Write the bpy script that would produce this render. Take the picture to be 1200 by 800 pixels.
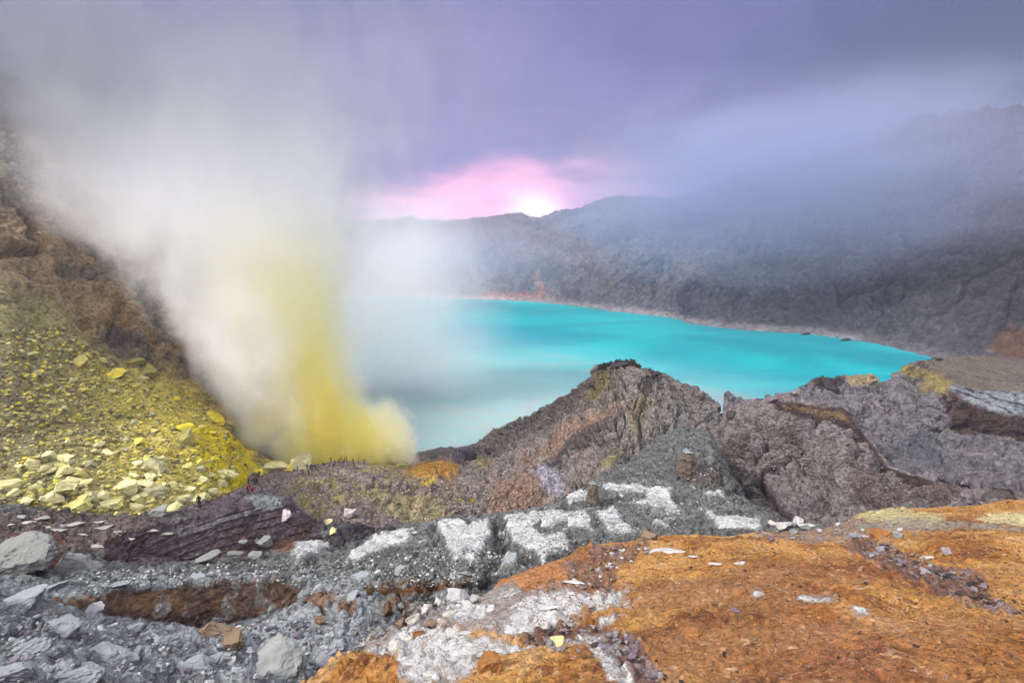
import bpy, bmesh, math, random
import numpy as np
from mathutils import Vector

for o in list(bpy.data.objects):
    bpy.data.objects.remove(o)
SC = bpy.context.scene
COL = SC.collection
R = math.radians
random.seed(7)
RNG = np.random.default_rng(7)

# ------------------------------------------------------------------ camera
CAM_H = 80.0          # metres above the lake
PITCH = R(-11.48)
FPX = 640.0           # focal length in photo pixels (1200 wide)
cam_d = bpy.data.cameras.new('camera')
cam_d.sensor_width = 36.0
cam_d.lens = 36.0 * FPX / 1200.0
cam_d.clip_start = 0.1
cam_d.clip_end = 6000
cam = bpy.data.objects.new('camera', cam_d)
COL.objects.link(cam)
cam.location = (0, 0, CAM_H)
cam.rotation_euler = (R(90) + PITCH, 0, 0)
SC.camera = cam

# ------------------------------------------------------------------ view, sampling
SC.view_settings.view_transform = 'Standard'
SC.view_settings.look = 'None'
SC.view_settings.gamma = 1
SC.view_settings.use_curve_mapping = False
SC.view_settings.exposure = 1.45
SC.render.engine = 'CYCLES'
cy = SC.cycles
cy.use_denoising = True
cy.denoiser = 'OPENIMAGEDENOISE'
cy.denoising_input_passes = 'RGB_ALBEDO_NORMAL'
cy.denoising_prefilter = 'FAST'
cy.use_adaptive_sampling = True
cy.adaptive_threshold = 0.03
cy.max_bounces = 44
cy.diffuse_bounces = 2
cy.glossy_bounces = 2
cy.transmission_bounces = 2
cy.volume_bounces = 40
cy.transparent_max_bounces = 8
cy.volume_step_rate = 1.0
cy.volume_max_steps = 128
cy.sample_clamp_indirect = 6.0

# ------------------------------------------------------------------ world: overcast dawn sky with a gap of light on the horizon
SUN_EL, SUN_AZ = 38.0, -114.0     # degrees; azimuth clockwise from +Y (negative = left)
GLOW_AZ, GLOW_EL = 2.6, 2.4
world = bpy.data.worlds.new('World')
SC.world = world
world.use_nodes = True
wt = world.node_tree
wt.nodes.clear()


class NT:
    """small helper for wiring nodes"""
    def __init__(self, tree):
        self.t = tree

    def n(self, typ, **kw):
        nd = self.t.nodes.new(typ)
        for k, v in kw.items():
            setattr(nd, k, v)
        return nd

    def put(self, sock, v):
        if v is None:
            return
        if hasattr(v, 'is_output') or isinstance(v, bpy.types.NodeSocket):
            self.t.links.new(v, sock)
        else:
            sock.default_value = v

    def m(self, op, a, b=None, c=None, clamp=False):
        nd = self.n('ShaderNodeMath', operation=op, use_clamp=clamp)
        for i, v in enumerate((a, b, c)):
            self.put(nd.inputs[i], v)
        return nd.outputs[0]

    def vm(self, op, a, b=None):
        nd = self.n('ShaderNodeVectorMath', operation=op)
        self.put(nd.inputs[0], a)
        if b is not None:
            self.put(nd.inputs[1], b)
        return nd.outputs['Value'] if op in ('LENGTH', 'DOT_PRODUCT', 'DISTANCE') else nd.outputs[0]

    def noise(self, vec, scale, detail=4, rough=0.55, dist=0.0, color=False):
        nd = self.n('ShaderNodeTexNoise')
        self.put(nd.inputs['Vector'], vec)
        nd.inputs['Scale'].default_value = scale
        nd.inputs['Detail'].default_value = detail
        nd.inputs['Roughness'].default_value = rough
        nd.inputs['Distortion'].default_value = dist
        return nd.outputs['Color'] if color else nd.outputs[0]

    def ramp(self, fac, stops, interp='LINEAR'):
        nd = self.n('ShaderNodeValToRGB')
        self.put(nd.inputs[0], fac)
        cr = nd.color_ramp
        cr.interpolation = interp
        while len(cr.elements) < len(stops):
            cr.elements.new(0.5)
        for e, (p, c) in zip(cr.elements, stops):
            e.position = p
            e.color = (c, c, c, 1) if isinstance(c, (int, float)) else (*c, 1)
        return nd.outputs[0]

    def smooth(self, v, a, b, lo=0.0, hi=1.0):
        nd = self.n('ShaderNodeMapRange', interpolation_type='SMOOTHSTEP')
        self.put(nd.inputs['Value'], v)
        nd.inputs['From Min'].default_value = a
        nd.inputs['From Max'].default_value = b
        nd.inputs['To Min'].default_value = lo
        nd.inputs['To Max'].default_value = hi
        return nd.outputs[0]

    def lin(self, v, a, b, lo=0.0, hi=1.0):
        nd = self.n('ShaderNodeMapRange')
        self.put(nd.inputs['Value'], v)
        nd.inputs['From Min'].default_value = a
        nd.inputs['From Max'].default_value = b
        nd.inputs['To Min'].default_value = lo
        nd.inputs['To Max'].default_value = hi
        return nd.outputs[0]

    def mix(self, fac, a, b, mode='MIX'):
        nd = self.n('ShaderNodeMix', data_type='RGBA', blend_type=mode)
        self.put(nd.inputs[0], fac)
        for s, v in ((nd.inputs[6], a), (nd.inputs[7], b)):
            self.put(s, (*v, 1) if isinstance(v, tuple) and len(v) == 3 else v)
        return nd.outputs[2]


def srgb(r, g, b, k=1.0):
    f = lambda c: (c / 255 / 12.92 if c / 255 <= 0.04045 else ((c / 255 + 0.055) / 1.055) ** 2.4)
    return (f(r) * k, f(g) * k, f(b) * k)


W = NT(wt)
tc = W.n('ShaderNodeTexCoord')
d = tc.outputs['Generated']
sx = W.n('ShaderNodeSeparateXYZ')
wt.links.new(d, sx.inputs[0])
dx, dy, dz = sx.outputs
az = W.m('ARCTAN2', dx, dy)                      # radians, 0 ahead, + right
el = W.m('ARCSINE', dz)
nish = W.n('ShaderNodeTexSky', sky_type='NISHITA')
nish.sun_disc = False
nish.sun_elevation = R(SUN_EL)
nish.sun_rotation = R(SUN_AZ)
# cloud deck
stretch = W.vm('MULTIPLY', d, (1.0, 1.0, 2.6))
n1 = W.noise(stretch, 2.2, 5, 0.55, 0.3)
n2 = W.noise(stretch, 5.5, 6, 0.55, 0.6)
lat = W.m('ABSOLUTE', W.m('SUBTRACT', az, R(-2.0)))
base = W.ramp(W.lin(lat, 0.0, R(75)), [(0.0, srgb(104, 100, 138)), (0.30, srgb(58, 62, 100)), (0.60, srgb(14, 22, 48)), (1.0, srgb(14, 20, 44))])
base = W.mix(W.smooth(W.m('ADD', W.m('MULTIPLY', n1, 0.6), W.m('MULTIPLY', n2, 0.4)), 0.38, 0.62), W.mix(0.3, base, srgb(40, 44, 80)), W.mix(0.35, base, srgb(104, 96, 140)))
base = W.mix(W.smooth(el, R(3), R(22), 0.0, 0.45), base, srgb(54, 57, 90))
behind = W.smooth(dy, 0.25, -0.6)                # brighter unseen sky overhead; added brightness behind the viewer front-lights the plume
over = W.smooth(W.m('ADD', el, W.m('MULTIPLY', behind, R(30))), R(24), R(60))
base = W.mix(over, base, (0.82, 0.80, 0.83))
# pink light breaking under the cloud
ga = W.m('DIVIDE', W.m('SUBTRACT', az, R(GLOW_AZ - 1.5)), R(20))
ge = W.m('DIVIDE', W.m('SUBTRACT', el, R(0.5)), R(8.0))
gr = W.m('SQRT', W.m('ADD', W.m('MULTIPLY', ga, ga), W.m('MULTIPLY', ge, ge)))
gr = W.m('ADD', gr, W.m('MULTIPLY', W.m('SUBTRACT', n2, 0.5), 1.1))
pink = W.smooth(gr, 1.0, 0.25)
base = W.mix(pink, base, srgb(196, 140, 172))
ha = W.m('DIVIDE', W.m('SUBTRACT', az, R(GLOW_AZ)), R(4.0))
he = W.m('DIVIDE', W.m('SUBTRACT', el, R(1.6)), R(2.4))
hr = W.m('SQRT', W.m('ADD', W.m('MULTIPLY', ha, ha), W.m('MULTIPLY', he, he)))
core = W.m('MULTIPLY', W.smooth(W.m('ADD', hr, W.m('MULTIPLY', W.m('SUBTRACT', n2, 0.5), 0.9)), 1.25, -0.5), 0.72)
base = W.mix(core, base, (1.2, 1.0, 1.1))
bg1 = W.n('ShaderNodeBackground')
wt.links.new(nish.outputs[0], bg1.inputs[0])
bg1.inputs[1].default_value = 0.08
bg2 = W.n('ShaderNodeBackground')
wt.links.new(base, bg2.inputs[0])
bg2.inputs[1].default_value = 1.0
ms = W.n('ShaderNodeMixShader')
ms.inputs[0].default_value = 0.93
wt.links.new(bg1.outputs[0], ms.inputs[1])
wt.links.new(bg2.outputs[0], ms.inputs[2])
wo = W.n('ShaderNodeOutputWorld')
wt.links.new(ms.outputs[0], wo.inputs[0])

# ------------------------------------------------------------------ sun
sun_d = bpy.data.lights.new('sun', 'SUN')
sun_d.energy = 1.5
sun_d.angle = R(10)
sun_d.color = (1.0, 0.95, 0.88)
sun = bpy.data.objects.new('sun', sun_d)
COL.objects.link(sun)
sv = Vector((math.sin(R(SUN_AZ)) * math.cos(R(SUN_EL)), math.cos(R(SUN_AZ)) * math.cos(R(SUN_EL)), math.sin(R(SUN_EL))))
sun.rotation_euler = sv.to_track_quat('Z', 'Y').to_euler()
sun.location = sv * 300


# ------------------------------------------------------------------ helpers: tags, rays, noise
def tag(o, label=None, cat=None, group=None, kind=None):
    if label: o['label'] = label
    if cat: o['category'] = cat
    if group: o['group'] = group
    if kind: o['kind'] = kind
    return o


CP, SP = math.cos(PITCH), math.sin(PITCH)


def ray(px, py):
    """photo pixel -> (azimuth, tan(elevation)) seen from the tripod"""
    px = np.asarray(px, float); py = np.asarray(py, float)
    xc = (px - 600) / FPX
    yc = (400 - py) / FPX
    Y = CP - SP * yc
    Z = SP + CP * yc
    return np.arctan2(xc, Y), Z / np.hypot(xc, Y)


def project(P):
    X, Y, Z = P[..., 0], P[..., 1], P[..., 2] - CAM_H
    f = Y * CP + Z * SP
    u = -Y * SP + Z * CP
    f = np.maximum(f, 0.05)
    return 600 + FPX * X / f, 400 - FPX * u / f


def raydir(px, py):
    xc = (px - 600) / FPX; yc = (400 - py) / FPX
    return Vector((xc, CP - SP * yc, SP + CP * yc)).normalized()


def at(px, py, dist):
    """world point on the ray of a pixel at a horizontal distance"""
    a, t = ray(px, py)
    return Vector((dist * math.sin(a), dist * math.cos(a), CAM_H + dist * float(t)))


_perm = np.arange(256); np.random.default_rng(3).shuffle(_perm)
_perm = np.concatenate([_perm, _perm, _perm]).astype(np.int32)
_g = np.random.default_rng(5).normal(size=(256, 3)); _g /= np.linalg.norm(_g, axis=1)[:, None]
_g = _g.astype(np.float32)
_rv = np.random.default_rng(6).random((256, 4)).astype(np.float32)


def perlin(P):
    P = P.astype(np.float32)
    i = np.floor(P).astype(np.int32); f = P - i
    i &= 255
    u = f * f * f * (f * (f * 6 - 15) + 10)
    out = 0
    for a in (0, 1):
        pa = _perm[i[:, 0] + a]
        wa = u[:, 0] if a else 1 - u[:, 0]
        for b in (0, 1):
            pb = _perm[pa + i[:, 1] + b]
            wb = wa * (u[:, 1] if b else 1 - u[:, 1])
            for c in (0, 1):
                h = _perm[pb + i[:, 2] + c]
                g = _g[h]
                dot = g[:, 0] * (f[:, 0] - a) + g[:, 1] * (f[:, 1] - b) + g[:, 2] * (f[:, 2] - c)
                out = out + wb * (u[:, 2] if c else 1 - u[:, 2]) * dot
    return out * 1.5


def fbm(P, scale, octs=4, gain=0.5, seed=0.0):
    s = 0; amp = 1.0; tot = 0
    Q = P * scale + seed * 17.31
    for k in range(octs):
        s = s + amp * perlin(Q)
        tot += amp; amp *= gain
        Q = Q * 2.03 + 11.7
    return s / tot


def ridged(P, scale, octs=4, gain=0.5, seed=0.0):
    s = 0; amp = 1.0; tot = 0
    Q = P * scale + seed * 9.17
    for k in range(octs):
        s = s + amp * (1 - 2 * np.abs(perlin(Q)))
        tot += amp; amp *= gain
        Q = Q * 2.07 + 5.3
    return s / tot


def grooves(P, scale, width=0.06, seed=0.0, octs=3):
    """narrow cracks: -1 in the crack, 0 away from it"""
    n = fbm(P, scale, octs, 0.5, seed)
    return -np.exp(-(n / width) ** 2)


def worley(P, scale, seed=0.0):
    """F1 distance and a random value of the nearest cell"""
    Q = (P * scale + seed * 7.77).astype(np.float32)
    i = np.floor(Q).astype(np.int32); f = Q - i
    best = np.full(len(Q), 9.0, np.float32); rv = np.zeros(len(Q), np.float32)
    for a in (-1, 0, 1):
        pa = _perm[(i[:, 0] + a) & 255]
        for b in (-1, 0, 1):
            pb = _perm[pa + ((i[:, 1] + b) & 255)]
            for c in (-1, 0, 1):
                h = _perm[pb + ((i[:, 2] + c) & 255)]
                v = _rv[h]
                dd = (v[:, 0] + a - f[:, 0]) ** 2 + (v[:, 1] + b - f[:, 1]) ** 2 + (v[:, 2] + c - f[:, 2]) ** 2
                m = dd < best
                best = np.where(m, dd, best)
                rv = np.where(m, v[:, 3], rv)
    return np.sqrt(best), rv


def sstep(x, a, b):
    t = np.clip((x - a) / (b - a), 0, 1)
    return t * t * (3 - 2 * t)


def poly(px, py, pts, soft=6.0):
    """0..1 mask of a polygon, soft edge in pixels"""
    pts = np.asarray(pts, np.float32)
    n = len(pts)
    best = np.full(px.shape, 1e9, np.float32)
    inside = np.zeros(px.shape, bool)
    for k in range(n):
        x0, y0 = pts[k]; x1, y1 = pts[(k + 1) % n]
        ex, ey = x1 - x0, y1 - y0
        wx, wy = px - x0, py - y0
        t = np.clip((wx * ex + wy * ey) / (ex * ex + ey * ey + 1e-9), 0, 1)
        best = np.minimum(best, (wx - t * ex) ** 2 + (wy - t * ey) ** 2)
        cross = ((y0 > py) != (y1 > py)) & (px < ex * (py - y0) / (ey if abs(ey) > 1e-9 else 1e-9) + x0)
        inside ^= cross
    sd = np.sqrt(best) * np.where(inside, 1, -1)
    return np.clip(0.5 + sd / (1.2 * soft), 0, 1)


def blob(px, py, x, y, rx, ry, rot=0.0, soft=0.35):
    c, s = math.cos(R(rot)), math.sin(R(rot))
    u = ((px - x) * c + (py - y) * s) / rx
    v = (-(px - x) * s + (py - y) * c) / ry
    return 1 - sstep(np.sqrt(u * u + v * v), 1 - soft, 1 + soft)


def mixc(col, c, m):
    m = np.clip(m, 0, 1)[:, None]
    return col * (1 - m) + np.asarray(c, np.float32)[None, :] * m


K = 0.77          # photo colour -> base colour under this light


def A(r, g, b, k=None):
    return np.array(srgb(r, g, b, K if k is None else k), np.float32)


# ------------------------------------------------------------------ terrain sheets
class S: pass


def smooth_rows(M, w):
    if w < 1: return M
    k = np.hanning(2 * w + 3)[1:-1]; k /= k.sum()
    Pd = np.concatenate([np.repeat(M[:1], w, 0), M, np.repeat(M[-1:], w, 0)], 0)
    out = np.zeros_like(M)
    for j, kk in enumerate(k):
        out += kk * Pd[j:j + len(M)]
    return out


def sheet(name, az0, az1, ncol, lines, nrows, shape, paint, mat, wsm=6, csm=0):
    """a stretch of ground lofted through profile lines running across the view; every line is a list of
    (px, py, distance) or (px, 'z', height, distance)"""
    az = np.linspace(R(az0), R(az1), ncol)
    D, T = [], []
    for ln in lines:
        aa, tt, dd = [], [], []
        for p in ln:
            if p[1] == 'z':
                a, _ = ray(p[0], 450)
                aa.append(float(a)); dd.append(p[3]); tt.append((p[2] - CAM_H) / p[3])
            else:
                a, t = ray(p[0], p[1])
                aa.append(float(a)); tt.append(float(t)); dd.append(p[2])
        o = np.argsort(aa)
        aa = np.array(aa)[o]; tt = np.array(tt)[o]; dd = np.array(dd)[o]
        Tk = np.interp(az, aa, tt); Dk = np.interp(az, aa, dd)
        if csm:
            Tk = smooth_rows(Tk[:, None], csm)[:, 0]
            Dk = smooth_rows(Dk[:, None], csm * 2)[:, 0]
        T.append(Tk); D.append(Dk)
    rowsD, rowsZ = [], []
    for k in range(len(lines) - 1):
        n = nrows[k]
        u = np.linspace(0, 1, n, endpoint=(k == len(lines) - 2))[:, None]
        z0 = CAM_H + D[k] * T[k]; z1 = CAM_H + D[k + 1] * T[k + 1]
        rowsD.append(D[k] * (1 - u) + D[k + 1] * u)
        rowsZ.append(z0 * (1 - u) + z1 * u)
    Dm = smooth_rows(np.concatenate(rowsD), wsm)
    Zm = smooth_rows(np.concatenate(rowsZ), wsm)
    nr = len(Dm)
    P = np.stack([Dm * np.sin(az)[None], Dm * np.cos(az)[None], Zm], -1)
    du = np.gradient(P, axis=1); dv = np.gradient(P, axis=0)
    N = np.cross(du, dv); N /= np.linalg.norm(N, axis=-1, keepdims=True) + 1e-9
    s = S()
    s.P0 = P.reshape(-1, 3).astype(np.float32)
    s.N = N.reshape(-1, 3).astype(np.float32)
    s.slope = 1 - s.N[:, 2]
    px, py = project(P); s.px = px.reshape(-1).astype(np.float32); s.py = py.reshape(-1).astype(np.float32)
    s.d = Dm.reshape(-1).astype(np.float32)
    s.az = np.broadcast_to(az[None], Dm.shape).reshape(-1)
    s.nr, s.nc = nr, ncol
    off = shape(s)
    if off.ndim == 1:
        off = s.N * off[:, None]
    s.P = s.P0 + off
    Pg = s.P.reshape(nr, ncol, 3)
    N2 = np.cross(np.gradient(Pg, axis=1), np.gradient(Pg, axis=0)); N2 /= np.linalg.norm(N2, axis=-1, keepdims=True) + 1e-9
    s.N2 = N2.reshape(-1, 3).astype(np.float32)
    col, crust = paint(s)
    me = bpy.data.meshes.new(name)
    nv = nr * ncol
    idx = np.arange(nv, dtype=np.int32).reshape(nr, ncol)
    q = np.stack([idx[:-1, :-1], idx[:-1, 1:], idx[1:, 1:], idx[1:, :-1]], -1).reshape(-1, 4)
    me.vertices.add(nv); me.vertices.foreach_set('co', s.P.astype(np.float32).ravel())
    me.loops.add(q.size); me.loops.foreach_set('vertex_index', q.ravel())
    me.polygons.add(len(q)); me.polygons.foreach_set('loop_start', np.arange(0, q.size, 4, dtype=np.int32))
    me.update(calc_edges=True)
    me.polygons.foreach_set('use_smooth', np.ones(len(q), bool))
    ca = me.attributes.new('Col', 'FLOAT_COLOR', 'POINT')
    ca.data.foreach_set('color', np.concatenate([np.clip(col, 0.004, 0.95), np.ones((nv, 1))], 1).astype(np.float32).ravel())
    fa = me.attributes.new('crust', 'FLOAT', 'POINT')
    fa.data.foreach_set('value', np.asarray(crust, np.float32).ravel())
    me.materials.append(mat)
    o = bpy.data.objects.new(name, me)
    COL.objects.link(o)
    return o


def ground_mat(name, fine, bump=0.6, crust=(0.72, 0.74, 0.73), contrast=0.35, cell=None, rough=0.95):
    """rock and soil: the painted ground colour, broken by stones and grain of several sizes"""
    mt = bpy.data.materials.new(name); mt.use_nodes = True
    t = mt.node_tree; t.nodes.clear(); g = NT(t)
    co = g.n('ShaderNodeTexCoord').outputs['Object']
    a = g.n('ShaderNodeAttribute', attribute_name='Col').outputs['Color']
    cr = g.n('ShaderNodeAttribute', attribute_name='crust').outputs['Fac']
    nA = g.noise(co, fine, 8, 0.65)
    nB = g.noise(co, fine * 0.17, 6, 0.6, 0.4)
    v = g.m('ADD', g.m('MULTIPLY', g.m('SUBTRACT', nA, 0.5), contrast * 3.2), g.m('MULTIPLY', g.m('SUBTRACT', nB, 0.5), contrast * 1.6))
    vo = g.n('ShaderNodeTexVoronoi'); g.put(vo.inputs['Vector'], g.vm('ADD', co, g.vm('MULTIPLY', g.noise(co, fine * 0.8, 2, 0.5, 0, True), (0.6 / fine,) * 3)))
    vo.inputs['Scale'].default_value = cell or fine * 1.4
    vs = g.n('ShaderNodeSeparateColor'); t.links.new(vo.outputs['Color'], vs.inputs[0])
    v = g.m('ADD', v, g.m('MULTIPLY', g.m('SUBTRACT', vs.outputs[0], 0.5), contrast * 0.9))
    mult = g.m('ADD', 1.0, v)
    mult = g.m('MAXIMUM', mult, 0.25)
    mc = g.n('ShaderNodeCombineColor')
    for i in range(3): t.links.new(mult, mc.inputs[i])
    c = g.mix(1.0, a, mc.outputs[0], 'MULTIPLY')
    # pale crust with a crisp torn edge
    k = g.m('ADD', cr, g.m('MULTIPLY', g.m('SUBTRACT', nA, 0.5), 1.15))
    k = g.m('ADD', k, g.m('MULTIPLY', g.m('SUBTRACT', nB, 0.5), 1.0))
    fr = g.smooth(k, 0.12, 0.5)
    c = g.mix(g.m('MULTIPLY', fr, 0.5), c, tuple(x * 0.5 for x in crust))
    k = g.smooth(k, 0.42, 0.72)
    k = g.m('MULTIPLY', k, g.smooth(g.m('ABSOLUTE', g.m('SUBTRACT', nB, 0.49)), 0.004, 0.022, 0.25, 1.0))
    cc = g.mix(g.smooth(g.m('ADD', nA, g.m('MULTIPLY', nB, 0.6)), 0.6, 1.0), tuple(x * 0.66 for x in crust), crust)
    c = g.mix(k, c, cc)
    h = g.m('ADD', g.m('MULTIPLY', nA, 1.0), g.m('MULTIPLY', g.m('SUBTRACT', 1.0, vo.outputs['Distance']), 0.35))
    h = g.m('ADD', h, g.m('MULTIPLY', k, 0.25))
    bp = g.n('ShaderNodeBump'); bp.inputs['Strength'].default_value = bump; bp.inputs['Distance'].default_value = 1.8 / fine
    t.links.new(h, bp.inputs['Height'])
    b = g.n('ShaderNodeBsdfPrincipled')
    t.links.new(c, b.inputs['Base Color']); b.inputs['Roughness'].default_value = rough
    b.inputs['Specular IOR Level'].default_value = 0.15
    t.links.new(bp.outputs[0], b.inputs['Normal'])
    o = g.n('ShaderNodeOutputMaterial'); t.links.new(b.outputs[0], o.inputs['Surface'])
    return mt


def warped(s, amp, scale, seed=1.0):
    return (s.px + amp * fbm(s.P0, scale, 6, 0.66, seed), s.py + amp * 0.7 * fbm(s.P0, scale, 6, 0.66, seed + 3.3))


# ================= far crater wall
def lake_d(px, py, z=0.0):
    a, t = ray(px, py)
    return (z - CAM_H) / float(t)


shore = [(-500, 372), (-200, 356), (0, 350), (200, 347), (430, 347), (545, 350), (600, 352), (660, 357), (720, 365), (790, 373), (800, 378), (850, 385), (900, 388),
         (940, 390), (985, 396), (1030, 404), (1075, 415), (1130, 424), (1200, 430), (1400, 462), (1600, 490)]
rim = [(-500, 240), (-200, 245), (100, 250), (330, 262), (400, 266), (450, 264), (470, 260), (482, 257), (493, 263), (515, 267), (545, 262), (580, 256), (612, 251), (622, 255), (630, 258), (640, 255), (658, 248),
       (680, 246), (700, 238), (722, 233), (790, 234), (850, 225), (950, 200), (1050, 172), (1090, 158), (1200, 148), (1400, 120), (1600, 110)]
W0 = [(x, 'z', -4, lake_d(x, y) - 12) for x, y in shore]
W1 = [(x, 'z', 0.4, lake_d(x, y)) for x, y in shore]
W1b = [(x, 'z', 5, lake_d(x, y) + 16) for x, y in shore]


def wall_line(f, setback):
    L = []
    for x, y in rim:
        ys = np.interp(x, [p[0] for p in shore], [p[1] for p in shore])
        L.append((x, ys + (y - ys) * f, lake_d(x, ys) + setback))
    return L


W2 = wall_line(0.45, 75)
W3 = wall_line(0.72, 130)
W4 = wall_line(1.0, 190)
W5 = [(x, y + 25, dd + 160) for x, y, dd in W4]


def wall_shape(s):
    m = sstep(s.P0[:, 2], 0.5, 30)
    rimm = 1 - 0.62 * sstep(s.P0[:, 2], 66, 100) * (1 - sstep(s.px, 780, 900))
    Q = s.P0 * np.array([1, 1, 0.45])
    Qv = s.P0 * np.array([1, 1, 0.16])
    g1 = ridged(Q, 1 / 90, 5, 0.55, 1)
    g2 = ridged(Q, 1 / 26, 4, 0.55, 2)
    f = fbm(s.P0, 1 / 7, 4, 0.6, 3)
    return (g1 * 17 * rimm + g2 * 2.5 * rimm + ridged(Qv, 1 / 24, 5, 0.6, 5) * 7.0 * rimm + ridged(Qv, 1 / 8, 3, 0.6, 8) * 2.2 * rimm + f * 2.6 + grooves(Qv, 1 / 40, 0.05, 2.2) * 7 * rimm + grooves(Qv, 1 / 16, 0.06, 3.2) * 3) * m * (0.35 + 0.65 * np.clip(rimm * 1.5, 0, 1)) + (f * 0.6 + fbm(s.P0, 1 / 16, 4, 0.6, 81) * 2.2) * (1 - m)


def wall_paint(s):
    n = fbm(s.P0, 1 / 40, 5, 0.6, 4); n2 = fbm(s.P0, 1 / 9, 4, 0.6, 5)
    col = np.tile(A(112, 110, 118), (len(s.P0), 1))
    col = mixc(col, A(78, 80, 90), sstep(n, 0.0, 0.35))
    col = mixc(col, A(120, 106, 96), sstep(-n + 0.4 * n2, 0.05, 0.4) * 0.8)
    col = mixc(col, A(150, 150, 150), sstep(n2, 0.12, 0.35) * sstep(s.slope, 0.25, 0.6) * 0.7)
    wx, wy = warped(s, 14, 1 / 20)
    col = mixc(col, A(84, 80, 86), sstep(wx, 820, 960) * 0.6)
    col = mixc(col, A(60, 52, 46), sstep(wx, 1020, 1180) * 0.6)
    col = mixc(col, A(112, 76, 52), blob(wx, wy, 1185, 405, 22, 16) * 0.9)
    col = mixc(col, A(170, 124, 112), blob(wx, wy, 634, 337, 4, 11) * 0.7)
    col = mixc(col, A(180, 124, 122), blob(wx, wy, 600, 348, 40, 5) * 0.6)
    beach = 1 - sstep(s.P0[:, 2] + 2 * n2, 1.0, 5.0)
    col = mixc(col, A(196, 190, 190), beach * (0.55 - 0.4 * sstep(s.px, 960, 1060)))
    return col, np.zeros(len(s.P0))


MAT_FAR = ground_mat('far_rock', 0.25, 0.8, contrast=0.5)
crater_wall = sheet('crater_wall', -58, 58, 1250, [W0, W1, W1b, W2, W3, W4, W5], [6, 12, 90, 80, 80, 30], wall_shape, wall_paint, MAT_FAR, wsm=4)
tag(crater_wall, 'grey crater wall rising behind the turquoise lake into the mist', 'crater wall', kind='structure')

# ================= sulphur hillside on the left
L1 = [(-500, 690, 78), (-200, 640, 80), (0, 595, 82), (60, 606, 80), (110, 612, 80), (200, 608, 85), (240, 592, 95), (270, 576, 116), (290, 560, 138), (310, 552, 148), (330, 549, 152), (420, 549, 160)]
L2 = [(-500, 560, 112), (-200, 540, 118), (0, 520, 124), (100, 500, 135), (200, 490, 148), (260, 500, 155), (290, 525, 158), (330, 544, 160), (420, 548, 164)]
L3 = [(-500, 300, 170), (-200, 320, 168), (0, 348, 165), (60, 378, 166), (120, 412, 170), (200, 447, 177), (250, 482, 175), (285, 512, 170), (330, 542, 166), (420, 547, 168)]
L4 = [(-500, -60, 320), (-200, 0, 310), (0, 92, 295), (60, 150, 282), (133, 226, 264), (167, 277, 246), (213, 312, 232), (233, 358, 222), (260, 405, 208), (283, 446, 194), (300, 490, 180), (330, 540, 172), (420, 547, 174)]
L5 = [(x, y + 40, dd + 60) for x, y, dd in L4]
L0 = [(x, y + 30, dd - 3) for x, y, dd in L1]


def hill_shape(s):
    up = sstep(s.py, 480, 380) * sstep(s.d, 150, 185)
    Q = s.P0.copy(); Q[:, 0] += Q[:, 2] * 0.5
    e = sstep(s.px, 335, 280)
    w, rv = worley(s.P0, 1 / 2.6, 1)
    w2, rv2 = worley(s.P0, 1 / 1.1, 2)
    rub = (1 - w) * (0.3 + 1.5 * rv ** 3) + 0.4 * (1 - w2) * rv2
    return (ridged(Q, 1 / 34, 6, 0.6, 3) * 7.0 * up + fbm(s.P0, 1 / 40, 4, 0.5, 6) * 6.0 * (0.3 + 0.7 * up) + (grooves(Q, 1 / 22, 0.05, 4.2) * 4 + grooves(Q, 1 / 8, 0.06, 5.2) * 1.6) * up + rub * (1 - 0.7 * up) + fbm(s.P0, 1 / 4, 4, 0.6, 5) * 1.1) * (0.3 + 0.7 * e)


def hill_paint(s):
    n = fbm(s.P0, 1 / 18, 5, 0.6, 4); n2 = fbm(s.P0, 1 / 4, 4, 0.6, 8)
    wx, wy = warped(s, 26, 1 / 22)
    col = np.tile(A(184, 174, 118), (len(s.P0), 1))
    col = mixc(col, A(206, 196, 120), sstep(n2, -0.1, 0.25) * 0.75)
    col = mixc(col, A(128, 120, 108), sstep(n, 0.08, 0.35) * 0.8)
    ye = blob(wx, wy, 255, 510, 150, 105, 25, 0.6)
    col = mixc(col, A(232, 214, 100), ye * 0.9)
    col = mixc(col, A(132, 120, 102), ye * sstep(n + 0.5 * n2, 0.1, 0.3) * 0.8)
    br = blob(wx, wy, 262, 535, 26, 42, -30, 0.4)
    col = mixc(col, A(246, 224, 20), np.clip(br * 1.2, 0, 1))
    col = mixc(col, A(232, 204, 30), blob(wx, wy, 292, 492, 13, 16) * 0.9)
    col = mixc(col, A(240, 214, 40), poly(wx, wy, [(220, 500), (262, 500), (290, 556), (262, 548)], 5) * 0.8)
    # brown crater side above
    L3y = np.interp(s.px, [-500, 0, 60, 120, 200, 250, 285, 330], [290, 346, 375, 410, 445, 480, 508, 540])
    bm = sstep(L3y + 26 * n + 16 * n2 - s.py, -20, 22)
    b = np.tile(A(184, 154, 114), (len(s.P0), 1))
    b = mixc(b, A(126, 112, 104), sstep(n, -0.05, 0.3))
    b = mixc(b, A(152, 122, 76), sstep(n2 - n * 0.5, 0.05, 0.35) * sstep(s.py, 330, 420))
    b = mixc(b, A(146, 104, 84), blob(wx, wy, 90, 282, 70, 16, 8) * 0.8)
    b = mixc(b, A(180, 140, 84), blob(wx, wy, 50, 298, 20, 6, 8) * 0.8)
    b = mixc(b, A(96, 94, 98), sstep(s.py, 290, 210) * 0.6)
    b = mixc(b, A(84, 78, 80), sstep(n + n2, 0.3, 0.5) * 0.5)
    col = col * (1 - bm[:, None]) + b * bm[:, None]
    # grey-green near the lower left
    col = mixc(col, A(122, 118, 104), sstep(230 - wx, 40, 220) * 0.45)
    return col, np.zeros(len(s.P0))


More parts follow.
